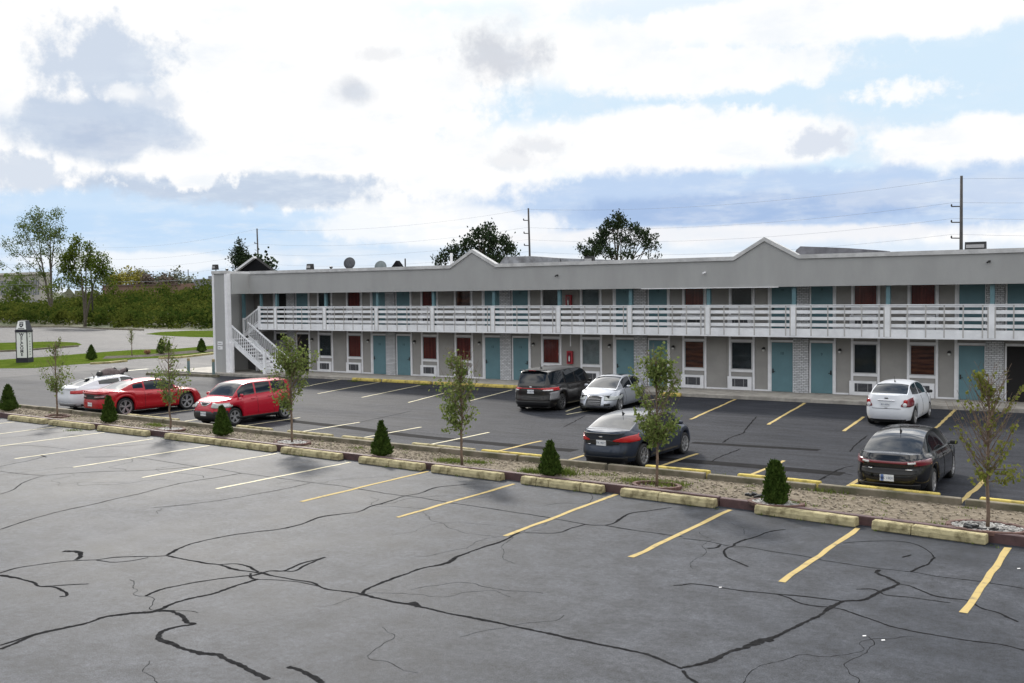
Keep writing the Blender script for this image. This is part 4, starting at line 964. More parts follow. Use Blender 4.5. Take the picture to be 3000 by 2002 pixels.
    def plate(s,end,y,z,txt=None,col=M_plate,w=.30,h=.15):
        sn=0; t=(z-s.sill)/(s.sh(end*s.L/2*.98)-s.sill); x=s.P(end*1.0,0,t,0,False)[0]+end*.012
        o=MB().box(min(x,x+end*.01),max(x,x+end*.01),y-w/2,y+w/2,z-h/2,z+h/2).build('licence_plate',col,s.t,local=True)
        if txt:
            me=textmesh(txt,.085,.001); xd=Vector((0,end,0)); yd=Vector((0,0,1)); zd=xd.cross(yd); M=Matrix((xd,yd,zd)).transposed().to_4x4(); M.translation=(x+end*.012,y,z-.005); me.transform(M); me.materials.clear(); me.materials.append(mat('plate_ink',(.05,.07,.15),.6)); oo=bpy.data.objects.new('plate_text',me); C.objects.link(oo); oo.parent=o
        return o
def sedan(name,label,X,Y,head,L,W_,H,wb,ro,pm,deck=.95,hood=.72,belt=.93,**k):
    h=L/2
    a=dict(sh=([-h,-h+.1,-h+.5,-.6,.7,1.0,h-.6,h-.12,h],[deck-.06,deck,deck+.015,belt+.02,belt-.03,belt-.05,hood+.08,hood-.02,hood-.10]),
           crown=([-h,-h+.15,0,h-.5,h],[.0,.035,.06,.07,.0]))
    a.update(k); 
    c=Car.__new__(Car); return c,a
def mkcar(win,rw,fw,*a,**k):
    c=Car.__new__(Car); c.win=win;c.rw=rw;c.fw=fw; c.__init__(*a,**k); return c
RG='cars parked in the middle lot'
# 1 black sedan, tail to the camera
h=2.30
c=mkcar([(-1.45,-.28,.10,.90),(-.20,.98,.10,.90)],(-1.88,-1.02),(.62,1.42),'black_sedan','black sedan with a full width red tail light bar and blue and white plate',-5.90,25.62,-1.5,4.60,1.80,1.45,2.66,1.0,paint('paint_black',(.006,.006,.007),.0,.12),
 ([-h,-2.15,-1.8,-.5,.8,1.3,1.9,h],[.99,1.04,1.03,.96,.92,.90,.80,.60]),([-h,-2.0,-1,0,1.6,h],[.0,.03,.03,.04,.06,.0]),
 ([-1.98,-1.80,-1.02,-.3,.15,.62,1.50],[1.02,1.10,1.385,1.45,1.455,1.40,.93]),belt_in=.10,tum=.40,R_=.325,sill=.22,spokes=10,group=RG,
 rear_in=([0,.15,.3,.42,.55,.72,.8,1],[.12,.03,.0,.0,.03,.045,.02,.09]))
c.patch('tail_light_bar',M_taild,-1,-1.45,1.45,[.80,.76,.83,.84,.84,.84,.83,.76,.80],[.93,.93,.905,.895,.89,.895,.905,.93,.93],off=.012,n=30)
for sg in(-1,1):
    t=c.patch('tail_light',M_taild,-1,sg*.66,sg*1.15,[.79,.785,.82],[.915,.92,.92],off=.02); c.patch('reversing_light',M_lens,-1,sg*.52,sg*.70,.845,.89,off=.022,parent=t)
c.patch('plate_recess',M_black,-1,-.72,.72,[.60,.57,.57,.60],[.70,.72,.72,.70],off=.006)
c.patch('lower_bumper',M_black,-1,-.8,.8,.22,.36,off=.006); c.plate(-1,.02,.50,'VX 1031',w=.31)
c.plate(-1,.125,.50,None,mat('plate_blue',(.12,.20,.45),.5),w=.07,h=.148) 
c.patch('badge',M_chrome,-1,-.62,-.45,.70,.72,off=.02,n=3,nz=1); c.patch('badge',M_chrome,-1,.42,.52,.70,.72,off=.02,n=3,nz=1)
c.details([-1.25,-.24,.95],[-.98,.05],.78,M_black,-.85)
# 2 blue grey sedan
h=2.32
c=mkcar([(-1.42,-.28,.10,.90),(-.20,.98,.10,.90)],(-1.80,-1.0),(.62,1.44),'blue_grey_sedan','dark blue grey compact sedan with bright red tail lights behind the sapling',-13.53,25.86,.4,4.64,1.78,1.455,2.70,1.02,paint('paint_bluegrey',(.030,.040,.062),.45,.28),
 ([-h,-2.18,-1.8,-.5,.8,1.3,1.9,h],[1.02,1.075,1.06,.98,.94,.92,.82,.62]),([-h,-2.0,-1,0,1.6,h],[.0,.03,.03,.04,.06,.0]),
 ([-1.88,-1.72,-.98,-.3,.15,.62,1.50],[1.06,1.13,1.40,1.455,1.455,1.41,.95]),belt_in=.08,tum=.38,R_=.325,spokes=8,group=RG,rimmat=M_rim,
 rear_in=([0,.15,.3,.42,.55,.72,.84,.9,1],[.13,.04,.0,.02,.06,.05,.04,.02,.05]))
for sg in(-1,1):
    c.patch('tail_light',M_tail,-1,sg*.44,sg*1.25,[.80,.76,.80],[.83,.94,.985],off=.014,n=14)
c.patch('trunk_trim',M_black,-1,-.62,.62,[.71,.67,.67,.71],[.80,.83,.83,.80],off=.006); c.patch('spoiler_lip',M_black,-1,-.80,.80,1.0,1.025,off=.03,n=12,nz=1)
c.patch('lower_bumper',M_black,-1,-.82,.82,.22,.36,off=.006); c.plate(-1,.0,.74,'TK 4271'); c.patch('badge',M_chrome,-1,-.07,.07,.89,.935,off=.02,n=3,nz=2); c.patch('badge',M_chrome,-1,.40,.5,.68,.70,off=.02,n=3,nz=1)
c.details([-1.25,-.24,.95],[-.98,.05],.80,None,-.95)
# 3 white small sedan
h=2.2
c=mkcar([(-1.25,-.25,.10,.90),(-.17,.95,.10,.90)],(-1.72,-1.05),(.55,1.38),'white_small_sedan','small white sedan with round red lamps parked before a window',-9.07,38.60,-1.0,4.38,1.735,1.52,2.525,.98,paint('paint_white',(.66,.68,.72),.0,.3),
 ([-h,-2.05,-1.7,-.5,.8,1.3,1.8,h],[1.06,1.13,1.12,1.02,.98,.96,.90,.70]),([-h,-1.9,-1,0,1.6,h],[.0,.03,.03,.04,.06,.0]),
 ([-1.84,-1.68,-1.02,-.3,.15,.58,1.46],[1.11,1.17,1.46,1.515,1.52,1.46,1.0]),belt_in=.08,tum=.34,R_=.32,spokes=5,group=RG)
for sg in(-1,1):
    t=c.patch('tail_light',M_taild,-1,sg*.60,sg*1.15,[.74,.70,.84],[.80,1.0,1.05],off=.014,n=12)
    for (yy,zz,m_) in((.74,.90,M_tail),(.72,.79,M_lens)):
        x=c.P(-1*(1-abs(yy)**c.n)**(1/c.n),yy,(zz-.22)/.88,.03,False); MB().lathe([(.075,0),(.07,.012),(.001,.03)],(x[0],sg*yy*.85,zz),(-1,sg*.35,0),14).build('lamp_ring',m_,t,local=True)
c.patch('chrome_bar',M_chrome,-1,-.36,.36,.935,.965,off=.03,n=6,nz=1); c.plate(-1,.03,.80,'83 AFN'); c.patch('badge',M_black,-1,-.08,.08,1.0,1.03,off=.02,n=3,nz=1); c.patch('lower_bumper',M_black,-1,-.8,.8,.20,.27,off=.004); c.patch('trunk_seam',M_seam,-1,-.6,.6,.665,.675,off=.006,nz=1); c.patch('badge',M_black,-1,-.06,.06,.69,.70,off=.02,n=2,nz=1)
c.details([-1.15,-.21,.92],[-.9,.05],.80,M_black,-.75)
# 4 dark minivan
h=2.55
c=mkcar([(-2.22,-1.15,.10,.90),(-1.08,-.02,.10,.90),(.06,1.15,.10,.90)],(-2.43,-2.16),(.95,1.78),'dark_minivan','dark charcoal minivan with a red bar between its tail lights',-22.80,36.75,-6.0,5.15,2.06,1.74,3.0,1.08,paint('paint_charcoal',(.014,.0125,.0125),.2,.28),
 ([-h,-2.45,-2.1,-1.1,-.9,.8,1.7,2.1,h],[1.04,1.06,1.09,1.09,1.03,1.0,.98,.92,.72]),([-h,-2.3,-1,0,1.9,h],[.0,.01,.03,.04,.06,.0]),
 ([-2.50,-2.44,-2.16,-1.5,-.4,.5,.95,1.86],[1.06,1.14,1.665,1.72,1.745,1.72,1.65,1.02]),belt_in=.05,tum=.22,R_=.345,spokes=8,group=RG,tap=.05,
 rear_in=([0,.15,.3,.42,.55,.72,.84,1],[.10,.02,.0,.02,.05,.04,.05,.07]),rimmat=mat('rim_dark_silver',(.22,.22,.23),.35,metal=.7))
for sg in(-1,1):
    t=c.patch('tail_light',M_tail,-1,sg*.46,sg*1.5,[.93,.86,.92],[.985,1.0,1.03],off=.018,n=12); c.patch('reversing_light',M_lens,-1,sg*.55,sg*.86,[.885,.87],[.91,.92],off=.03,parent=t)
    c.patch('bumper_corner',mat('bumper_silver',(.20,.20,.21),.4,metal=.3),-1,sg*.78,sg*.96,[.48,.5],[.80,.84],off=.012,n=5)
c.patch('tail_light_bar',M_tail,-1,-.5,.5,.945,.975,off=.02); c.plate(-1,0,.83,'N 58204'); c.patch('badge',M_lens,-1,-.05,.05,1.0,1.045,off=.03,n=2,nz=2); c.patch('lower_bumper',M_black,-1,-.8,.8,.22,.44,off=.006)
m_=MB(); m_.box(-2.36,-2.16,-.6,.6,1.675,1.70); m_.build('roof_spoiler',c.pm,c.t,local=True,bevel=.01); MB().box(-2.372,-2.36,-.16,.16,1.675,1.69).build('brake_light',M_tail,c.t,local=True)
c.details([-1.12,.02,1.25],[-.85,.25],1.15,M_black,-1.5)
for sg in(-1,1): c.strip('window_trim',M_chrome,-2.3,1.5,[1.085,1.085,1.02,1.0,.985],[1.10,1.10,1.035,1.012,1.0],off=-.055,sg=sg)
# 5 silver sedan, nose to the camera
h=2.38
def facing(px,py,hd,wb,ro,L): return None
SX,SY,SH=-20.65,40.1,173
c=mkcar([(-1.25,-.28,.10,.90),(-.20,.85,.10,.90)],(-1.85,-1.05),(.42,1.42),'silver_sedan','silver sedan with a dark sunroof facing the camera beside the minivan',SX,SY,SH,4.76,1.79,1.40,2.74,1.08,paint('paint_silver',(.40,.42,.46),.5,.38),
 ([-h,-2.25,-1.8,-.5,.8,1.3,1.9,2.25,h],[.93,.98,.98,.92,.89,.87,.76,.62,.50]),([-h,-2.0,-1,0,1.4,2.0,h],[.0,.03,.03,.04,.08,.07,.0]),
 ([-1.95,-1.75,-1.02,-.4,.0,.42,1.52],[.98,1.05,1.32,1.39,1.40,1.355,.90]),belt_in=.09,tum=.42,R_=.315,spokes=5,group=RG,tap=.10,n=3.8)
for sg in(-1,1):
    c.patch('headlight',M_lampin,1,sg*.52,sg*1.9,[.50,.52,.62],[.62,.68,.74],off=.014,n=12)
    c.patch('fog_light_recess',M_black,1,sg*.55,sg*.76,.31,.40,off=.012,n=4)
g_=c.patch('grille',M_black,1,-.40,.40,[.33,.30,.30,.33],[.54,.55,.55,.54],off=.014,n=12)
for z in(.335,.375,.415,.455,.495): c.patch('grille_bar',mat('dull_chrome',(.40,.40,.42),.35,metal=.6),1,-.36,.36,z,z+.006,off=.018,n=8,nz=1,parent=g_)
c.patch('grille_surround',M_chrome,1,-.42,.42,.548,.565,off=.03,n=8,nz=1)
zz=c.zr(-.15)+.004; MB().add([(-.62,-.38,c.zr(-.62)+.002),(.12,-.38,c.zr(.12)-.004),(.12,.38,c.zr(.12)-.004),(-.62,.38,c.zr(-.62)+.002)],[(0,1,2,3)]).build('sunroof',M_glassd,c.t,local=True,solid=.02)
for yy in(-.35,.3): MB().beam((1.36,yy,.955),(1.16,yy+.45,1.03),.02,.015).build('wiper',M_black,c.t,local=True)
c.details([-1.2,-.24,.9],[-.95,.05],.72)
# 6 red boxy hatchback, nose to the camera
h=2.06
c=mkcar([(-1.50,-.72,.10,.90),(-.64,.10,.10,.90),(.18,1.00,.10,.90)],(-2.0,-1.80),(.62,1.22),'red_boxy_hatchback','bright red boxy hatchback with a black lower bumper facing the camera',-30.98,29.25,180.5,4.12,1.80,1.62,2.57,.72,paint('paint_red',(.42,.006,.022),.1,.25),
 ([-h,-1.95,-1.6,-.5,.8,1.1,1.5,1.85,h],[1.10,1.14,1.15,1.10,1.05,1.03,.99,.92,.78]),([-h,-1.9,-1,0,1.2,h],[.0,.01,.02,.03,.05,.0]),
 ([-2.03,-1.97,-1.82,-1.2,-.4,.2,.62,1.30],[1.12,1.25,1.55,1.59,1.61,1.61,1.57,1.04]),belt_in=.06,tum=.20,R_=.335,spokes=5,group=RG,tap=.06,n=4.4,
 front_in=([0,.12,.25,.45,.65,.8,.92,1],[.12,.02,.0,.0,.02,.04,.09,.17]),rimr=.68)
for sg in(-1,1):
    t=c.patch('headlight',M_lampin,1,sg*.50,sg*1.25,[.72,.70,.74],[.82,.87,.93],off=.014,n=12); c.patch('headlight_projector',M_lens,1,sg*.80,sg*.95,.74,.83,off=.03,n=4,parent=t)
    c.patch('fog_light',M_black,1,sg*.62,sg*.93,.44,.60,off=.014,n=5)
g_=c.patch('grille',M_chrome,1,-.36,.36,[.80,.745,.745,.80],[.86,.87,.87,.86],off=.012); c.patch('grille_mesh',M_black,1,-.33,.33,[.815,.765,.765,.815],[.85,.852,.852,.85],off=.02,parent=g_)
c.patch('lower_bumper',M_black,1,-.93,.93,[.22,.22],[.42,.60,.60,.60,.42],off=.012,n=16); c.plate(1,.05,.48,'W 7730'); c.patch('badge',M_chrome,1,-.07,.07,.90,.93,off=.02,n=3,nz=1)
c.details([-.70,.14,1.05],[-.5,.35],.98); 
for sg in(-1,1): c.strip('sill_cladding',M_black,-.95,1.15,.22,.31,off=.006,sg=sg); c.strip('fender_badge',M_chrome,1.12,1.28,.86,.90,off=.008,n=3,sg=sg)
# 7 red coupe, tail to the camera
h=2.48
c=mkcar([(-.98,-.50,.12,.88),(-.42,.95,.10,.90)],(-1.62,-.82),(.55,1.18),'red_muscle_coupe','low red two door coupe with a black tail panel beside the small conifer',-37.58,26.72,4.5,4.96,1.92,1.44,2.93,1.05,paint('paint_coupe_red',(.36,.006,.012),.1,.25),
 ([-h,-2.4,-2.0,-1.2,-.4,.8,1.4,2.1,h],[1.02,1.06,1.04,1.02,.96,.93,.92,.84,.70]),([-h,-2.3,-1,0,1.6,h],[.0,.01,.02,.04,.06,.0]),
 ([-1.75,-1.55,-.80,-.2,.1,.50,1.26],[1.03,1.10,1.36,1.43,1.44,1.40,.94]),belt_in=.16,tum=.40,R_=.365,spokes=5,group=RG,tap=.03,n=5.2,tyrew=.25,rimr=.76,
 rear_in=([0,.15,.3,.45,.6,.75,.88,1],[.12,.02,.0,.0,.03,.045,.03,.04]),sidein=([0,.12,.3,.5,.66,.86,1],[.08,.02,.01,.03,.015,.03,.12]))
t=c.patch('tail_panel',M_black,-1,-.88,.88,[.76,.74,.74,.76],[.93,.935,.935,.93],off=.012,n=16)
for sg in(-1,1): c.patch('tail_light',M_taild,-1,sg*.30,sg*.84,[.79,.80],[.89,.90],off=.02,n=8,parent=t); c.patch('light_bezel',M_metal,-1,sg*.34,sg*.80,.83,.855,off=.028,n=6,nz=1,parent=t)
c.patch('spoiler_lip',c.pm,-1,-.90,.90,.975,1.035,off=.05,n=14,nz=2); c.patch('lower_bumper',M_black,-1,-.9,.9,.22,.36,off=.008,n=12); c.plate(-1,0,.52,'IN 419')
c.details([-.55,.98],[-.35],.85,None,-.55)
# 8 white coupe
h=2.38
c=mkcar([(-1.00,.0,.12,.88),(.08,.95,.10,.90)],(-1.85,-.9),(.50,1.35),'white_coupe','white coupe with a bundle on its roof, left of the red coupe',-40.90,27.55,5.5,4.72,1.84,1.41,2.72,1.0,paint('paint_white_two',(.62,.64,.68),.0,.28),
 ([-h,-2.25,-1.9,-1.1,-.4,.8,1.4,2.0,h],[.94,1.0,1.0,1.0,.95,.91,.89,.78,.60]),([-h,-2.2,-1,0,1.6,h],[.0,.02,.03,.04,.06,.0]),
 ([-2.0,-1.8,-.88,-.2,.1,.48,1.40],[1.0,1.06,1.33,1.40,1.41,1.37,.91]),belt_in=.12,tum=.42,R_=.33,spokes=5,group=RG,n=4.0)
for sg in(-1,1): c.patch('tail_light',M_tail,-1,sg*.62,sg*1.7,[.74,.72,.80],[.86,.90,.93],off=.014,n=10)
c.patch('lower_bumper',mat('bumper_grey',(.45,.45,.46),.5),-1,-.9,.9,.22,.32,off=.008); c.plate(-1,0,.78,'L 2806'); c.patch('spoiler_lip',c.pm,-1,-.8,.8,.93,.99,off=.05,n=14,nz=2)
c.details([-.05,.95],[.1],.82,None,-.8)
MB().obox((-1.2,0,1.02+.28),(.09,0,0),(0,.12,0),(0,0,.02)).build('brake_light',M_black,c.t,local=True)
# bundle on the roof
b0=c.t.matrix_basis
t=top('roof_bundle','grey brown padded bundle with a black hoop lying on the white coupe roof','bundle',(-40.78,29.0,1.33),R(90-5))
M_b=mat('bundle_cloth',(.13,.105,.105),.9,var=.35,vscale=6)
mb=MB(); mb.tube([(-.62,0,.10),(-.50,0,.16),(-.30,.02,.19),(-.05,0,.19),(.15,0,.15),(.32,0,.14)],[.08,.14,.19,.19,.15,.12],12); mb.tube([(.20,.0,.12),(.45,-.02,.20),(.62,-.02,.27)],[.11,.10,.10],10); o=mb.build('padded_roll',M_b,t,smooth=True,local=True)
mb=MB(); mb.tube([(-.78,0,.10),(-.70,0,.13),(-.58,0,.15)],[.06,.14,.13],10); mb.tube([(.60,-.02,.22),(.66,-.02,.26),(.70,-.02,.26)],[.11,.13,.08],10); mb.tube([(.35,.0,.08),(.5,0,.09)],[.07,.06],8); mb.box(-.55,.35,-.12,.12,.0,.05); mb.build('dark_end',M_black,t,smooth=True,local=True)
mb=MB(); mb.tube([(.0+.20*math.cos(a),0,.20+.17*math.sin(a)) for a in np.linspace(.1,3.0,10)],[.035]*10,8); mb.build('hoop_handle',M_black,t,smooth=True,local=True)
# ------------------------------------------------------------------ plants
def leafquad(mb,p,s,d,rn,asp=.42,fold=True):
    d=Vector(d).normalized(); r=Vector((rn.uniform(-1,1),rn.uniform(-1,1),rn.uniform(-1,1))); x=d.cross(r).normalized(); 
    w=s*asp
    mb.add([p,p+d*s*.5+x*w,p+d*s,p+d*s*.5-x*w],[(0,1,2,3)])
def sapling(px,py,h,seed,label,clumps,trunk_h=.30,leaf=.085,lm=None,nb=26,lean=0,twig=1.0):
    # clumps: (side -1..1, rel. height, radius m, leaf count)
    rn=random.Random(seed); b=g(px,py,.14); t=top('sapling',label,'sapling',(b.x,b.y,.12),0,'young trees along the island')
    side=Vector((CR.x,CR.y,0)).normalized(); fw=Vector((CF.x,CF.y,0)).normalized()
    tr=MB(); P=[Vector((0,0,0))]; n=9
    for i in range(1,n+1): P.append(Vector((rn.uniform(-.02,.02)+lean*i/n*.1,rn.uniform(-.02,.02),h*.93*i/n)))
    tr.tube(P,[.036*(1-i/n*.82)+.004 for i in range(n+1)],8); tr.build('trunk',M_trunk,t,smooth=True,local=True)
    br=MB(); ends=[]
    def trunkp(z): 
        f=min(max(z/(h*.93)*n,0),n-.001); i=int(f); return P[i].lerp(P[i+1],f-i)
    lv=MB()
    def branch(z,tip,r0):
        a=trunkp(z); mid=a.lerp(tip,.5)+Vector((0,0,-.06*(tip-a).length)); q=[a,a.lerp(mid,.5)+Vector((rn.uniform(-.02,.02),rn.uniform(-.02,.02),0)),mid,mid.lerp(tip,.5)+Vector((rn.uniform(-.02,.02),0,.02)),tip]
        br.tube(q,[r0,r0*.8,r0*.6,r0*.4,.003],5,cap=False); return q
    for sx,rh,rad,cnt in clumps:
        cnt=int(cnt*.72); cc=side*sx*.42*h*.5+fw*rn.uniform(-.25,.25)+Vector((0,0,rh*h)); z0=max(h*trunk_h,rh*h-abs(sx)*h*.28-rn.uniform(.3,.5))
        tips=[]
        for k in range(max(3,int(cnt/55))):
            tp=cc+Vector((rn.gauss(0,.5),rn.gauss(0,.5),rn.gauss(0,.55)))*rad; q=branch(min(z0+rn.uniform(-.1,.25),h*.85),tp,.011); tips.append(q)
        for k in range(cnt):
            q=rn.choice(tips); u=rn.random()**.55; i=min(int(u*4),3); p=q[i].lerp(q[i+1],u*4-i)+Vector((rn.gauss(0,1),rn.gauss(0,1),rn.gauss(0,1)))*rad*.26
            leafquad(lv,p,leaf*rn.uniform(.7,1.25),Vector((rn.uniform(-1,1),rn.uniform(-1,1),rn.uniform(-1.6,.3))),rn)
    for k in range(nb):
        z=h*rn.uniform(trunk_h,.86); a=rn.uniform(0,6.28); L=h*.22*(1.15-z/h)*rn.uniform(.7,1.3)*twig+.15
        tip=trunkp(z)+Vector((math.cos(a)*L*.75,math.sin(a)*L*.75,L*rn.uniform(.9,1.5))); q=branch(z,tip,.008)
        for j in range(rn.randint(2,5)):
            i=rn.randint(1,3); p=q[i]; e=p+Vector((rn.uniform(-1,1),rn.uniform(-1,1),rn.uniform(.2,1.2)))*.14; br.tube([p,e],[.004,.002],4,cap=False)
            for w in range(rn.choice((0,0,0,1,2))): leafquad(lv,e+Vector((rn.gauss(0,.03),rn.gauss(0,.03),rn.gauss(0,.03))),leaf*rn.uniform(.6,1),Vector((rn.uniform(-1,1),rn.uniform(-1,1),rn.uniform(-1.4,.3))),rn)
    br.build('branches',M_trunk,t,local=True); mb=lv; mb.keepn=True; mb.build('leaves',lm or M_leaf,t,local=True)
SH=3.3
sapling(168,1222,3.30,1,'leftmost island sapling, sparse, in front of the white coupe bumper',[(-.2,.86,.30,170),(.1,.95,.16,80),(-.75,.62,.28,90),(.5,.72,.22,70),(.25,.52,.38,260),(-.15,.48,.36,220),(-.5,.42,.25,90)])
sapling(499,1260,3.42,2,'sapling with loose leaf clumps between the red coupe and the red boxy car',[(-.05,.93,.22,190),(.3,.80,.18,80),(-.5,.64,.33,260),(-.55,.50,.22,130),(.1,.58,.3,200),(.7,.60,.30,110),(-.2,.38,.25,120),(.2,.34,.25,90),(.85,.46,.2,60)],lm=M_leaf)
sapling(856,1300,3.62,3,'leafiest sapling, in front of the motel stairs',[(-.35,.85,.34,560),(-.15,.95,.16,200),(.45,.84,.36,600),(.9,.78,.24,240),(-.75,.66,.20,130),(0,.72,.36,420),(-.55,.48,.30,330),(-.35,.38,.22,130),(.4,.60,.30,160)],nb=36)
sapling(1354,1362,3.22,4,'bushy upright sapling at the centre of the island',[(-.25,.92,.24,300),(.05,.80,.30,330),(-.55,.70,.34,380),(.35,.72,.26,220),(-.75,.55,.30,300),(-.35,.52,.28,200),(.7,.48,.20,110),(-.75,.36,.24,110)],nb=60,twig=1.2)
sapling(1924,1426,3.45,5,'leafy sapling standing in front of the blue grey sedan',[(-.2,.88,.32,480),(.15,.93,.28,420),(.5,.84,.28,330),(-.75,.78,.22,220),(.7,.72,.2,110),(-.6,.50,.24,170),(-.2,.45,.30,330),(.15,.40,.32,330),(.75,.52,.24,150),(.65,.40,.24,170),(-.35,.36,.2,130)],nb=44)
sapling(2893,1551,3.28,6,'nearly bare reddish sapling at the right, few yellow green leaves',[(-.2,.93,.20,210),(.02,.86,.16,120),(.35,.86,.14,60),(.85,.90,.12,50),(-.6,.80,.10,30),(.35,.76,.14,60),(-.75,.60,.14,50),(.7,.56,.18,80),(.85,.36,.20,130),(-.45,.34,.18,60),(.0,.40,.2,60),(.8,.66,.12,40)],nb=60,lm=M_leafr,twig=1.25,leaf=.085)
sapling(387,1043,2.45,7,'thin almost bare sapling on the far lawn strip',[(-.1,.85,.14,60),(.3,.75,.14,50),(0,.6,.2,60)],leaf=.09,nb=20)
def conifer(px,py,h,r,seed,label,z0=.13,shape=1.0,lumps=()):
    r*=.94
    rn=random.Random(seed); b=g(px,py,z0); t=top('dwarf_conifer',label,'conifer',(b.x,b.y,z0),0,'small clipped conifers')
    MB().tube([(0,0,-.05),(0,0,h*.8)],[.03,.01],6).build('trunk',M_trunk,t,local=True)
    mb=MB(); ph=[rn.uniform(0,6.28) for _ in range(4)]
    def rad(u,a):
        base=min(1,(u/.09)**.5)*((1-u)**(.72*shape))*1.08 if u>0 else 0
        return r*base*(1+.11*math.sin(2*a+ph[0]+u*5)+.10*math.sin(5*a+ph[1]-u*11)+.07*math.sin(8*a+ph[2]+u*19))
    # solid dark core so that the inside does not show through
    vs=[];fs=[]; NA=16; NU=12
    for i in range(NU+1):
        for k in range(NA):
            a=2*math.pi*k/NA; q=rad(i/NU*.96+.02,a)*.82; vs.append((math.cos(a)*q,math.sin(a)*q,.01+i/NU*.94*h))
    for i in range(NU):
        for k in range(NA): fs.append((i*NA+k,i*NA+(k+1)%NA,(i+1)*NA+(k+1)%NA,(i+1)*NA+k))
    mb.add(vs,fs)
    for i in range(3400):
        u=rn.random()**1.15; a=rn.uniform(0,6.28); q=rad(u,a)*rn.uniform(.78,1.12); p=Vector((math.cos(a)*q,math.sin(a)*q,u*h*.97+.01))
        d=Vector((math.cos(a)*.7,math.sin(a)*.7,1.1+rn.uniform(-.5,.5)))+Vector((rn.uniform(-.4,.4),rn.uniform(-.4,.4),0)); leafquad(mb,p,rn.uniform(.035,.075)*(1.7 if rn.random()<.12 else 1),d,rn,.28)
    for (a,u,q) in lumps:
        for i in range(500):
            p=Vector((math.cos(a)*r*.9,math.sin(a)*r*.9,u*h))+Vector((rn.gauss(0,.5),rn.gauss(0,.5),rn.gauss(0,.8)))*q; leafquad(mb,p,rn.uniform(.035,.07),Vector((math.cos(a)*.5,math.sin(a)*.5,1)),rn,.28)
    mb.keepn=True; mb.build('foliage',M_spruce,t,local=True)
k=3000/2350
for i,(x,y,hh_,r,l,s,lu) in enumerate([(20,943,1.10,.34,'dark conifer at the far left edge of the island',.8,()),(251,970,1.00,.31,'conical conifer before the tail of the red coupe',1,()),(511,1000,1.02,.30,'conical conifer before the red boxy hatchback',1,()),(876,1047,1.02,.28,'slim conifer on the island left of the centre sapling',1.05,()),(1263,1093,.90,.27,'short conical conifer among weeds right of the centre sapling',1,()),(1779,1160,.98,.25,'tall narrow column conifer left of the black sedan',.55,((.4,.35,.09),))]):
    conifer(x*k,y*k,hh_,r,i+20,l,.13,s,lu)
for i,(x,y,hh_,r,l) in enumerate([(210,826,1.18,.42,'small dark conifer on the far lawn beside the welcome sign'),(463,808,1.18,.45,'round conifer on the far lawn next to the motel corner'),(371,812,1.35,.42,'conifer on the far lawn half hidden by a sapling')]):
    conifer(x*k,y*k,hh_,r,i+40,l,.02)
# weeds on the island and grass tufts
def tuft(mb,p,n,sp,h,rn):
    for i in range(n):
        q=p+Vector((rn.gauss(0,sp),rn.gauss(0,sp*.6),0)); d=Vector((rn.uniform(-.6,.6),rn.uniform(-.6,.6),1)); L=h*rn.uniform(.4,1.1); x=Vector((rn.uniform(-1,1),rn.uniform(-1,1),0)).normalized()*.012
        mb.add([q-x,q+x,q+d*L],[(0,1,2)])
rn=random.Random(9); mb=MB()
for (px,py,n,sp,h) in [(1320,1352,500,.25,.10),(1400,1356,250,.2,.08),(1560,1385,260,.18,.16),(1660,1390,300,.16,.2),(1870,1412,350,.25,.13),(1960,1420,450,.25,.12),(2420,1440,160,.25,.12),(2330,1480,220,.12,.10),(450,1246,200,.2,.1),(470,1250,120,.15,.08),(2740,1540,80,.15,.08),(215,1262,150,.2,.06),(1750,1392,90,.2,.09),(2050,1390,70,.3,.08),(1050,1315,80,.2,.07)]:
    tuft(mb,g(px,py,.14),n,sp,h,rn)
for i in range(160): X=rn.uniform(-40,2); tuft(mb,Vector((X,yN(X)+.5+rn.random()*(yF(X)-yN(X)-.6),.14)),rn.randint(3,9),.05,.05,rn)
for px,py in [(1040,1118),(1105,1115),(1240,1128),(1372,1134),(1010,1110)]: tuft(mb,g(px,py,.02),120,.18,.10,rn)
for i in range(60):
    X=rn.uniform(-40,-3); tuft(mb,Vector((X,yN(X)-.02,.0)),rn.randint(3,10),.06,.06,rn)
mb.keepn=True; o=mb.build('weeds',M_blade); struct(o,'stuff'); o['label']='low green weeds growing in the island gravel'; o['category']='weeds'
# lawn strips
def area(name,pts,z,m,kind='structure'):
    P=[g(*p) for p in pts]; mb=MB().add([(p.x,p.y,z) for p in P],[tuple(range(len(P)))]); return struct(mb.build(name,m),kind)
L1=[(-40,1080),(100,1079),(200,1070),(300,1063),(400,1052),(520,1048),(625,1036),(700,1028),(700,1006),(625,1013),(520,1022),(400,1025),(300,1032),(130,1046),(-40,1057)]
L2=[(-40,1031),(60,1027),(150,1021),(228,1014),(240,1010),(225,1004),(150,1001),(-40,1006)]
L3=[(425,979),(470,973),(560,969),(700,969),(700,990),(560,988),(480,984)]
area('lawn',L1,.006,M_grass); area('lawn',L2,.006,M_grass); area('lawn',L3,.006,M_grass)
area('mulch_bed',[(300,1052),(310,1044),(420,1040),(520,1031),(620,1023),(660,1022),(660,1030),(620,1031),(520,1039),(420,1047)],.012,mat('mulch',(.11,.10,.09),.95,var=.3,vscale=2,spec=0.0))
mb=MB()
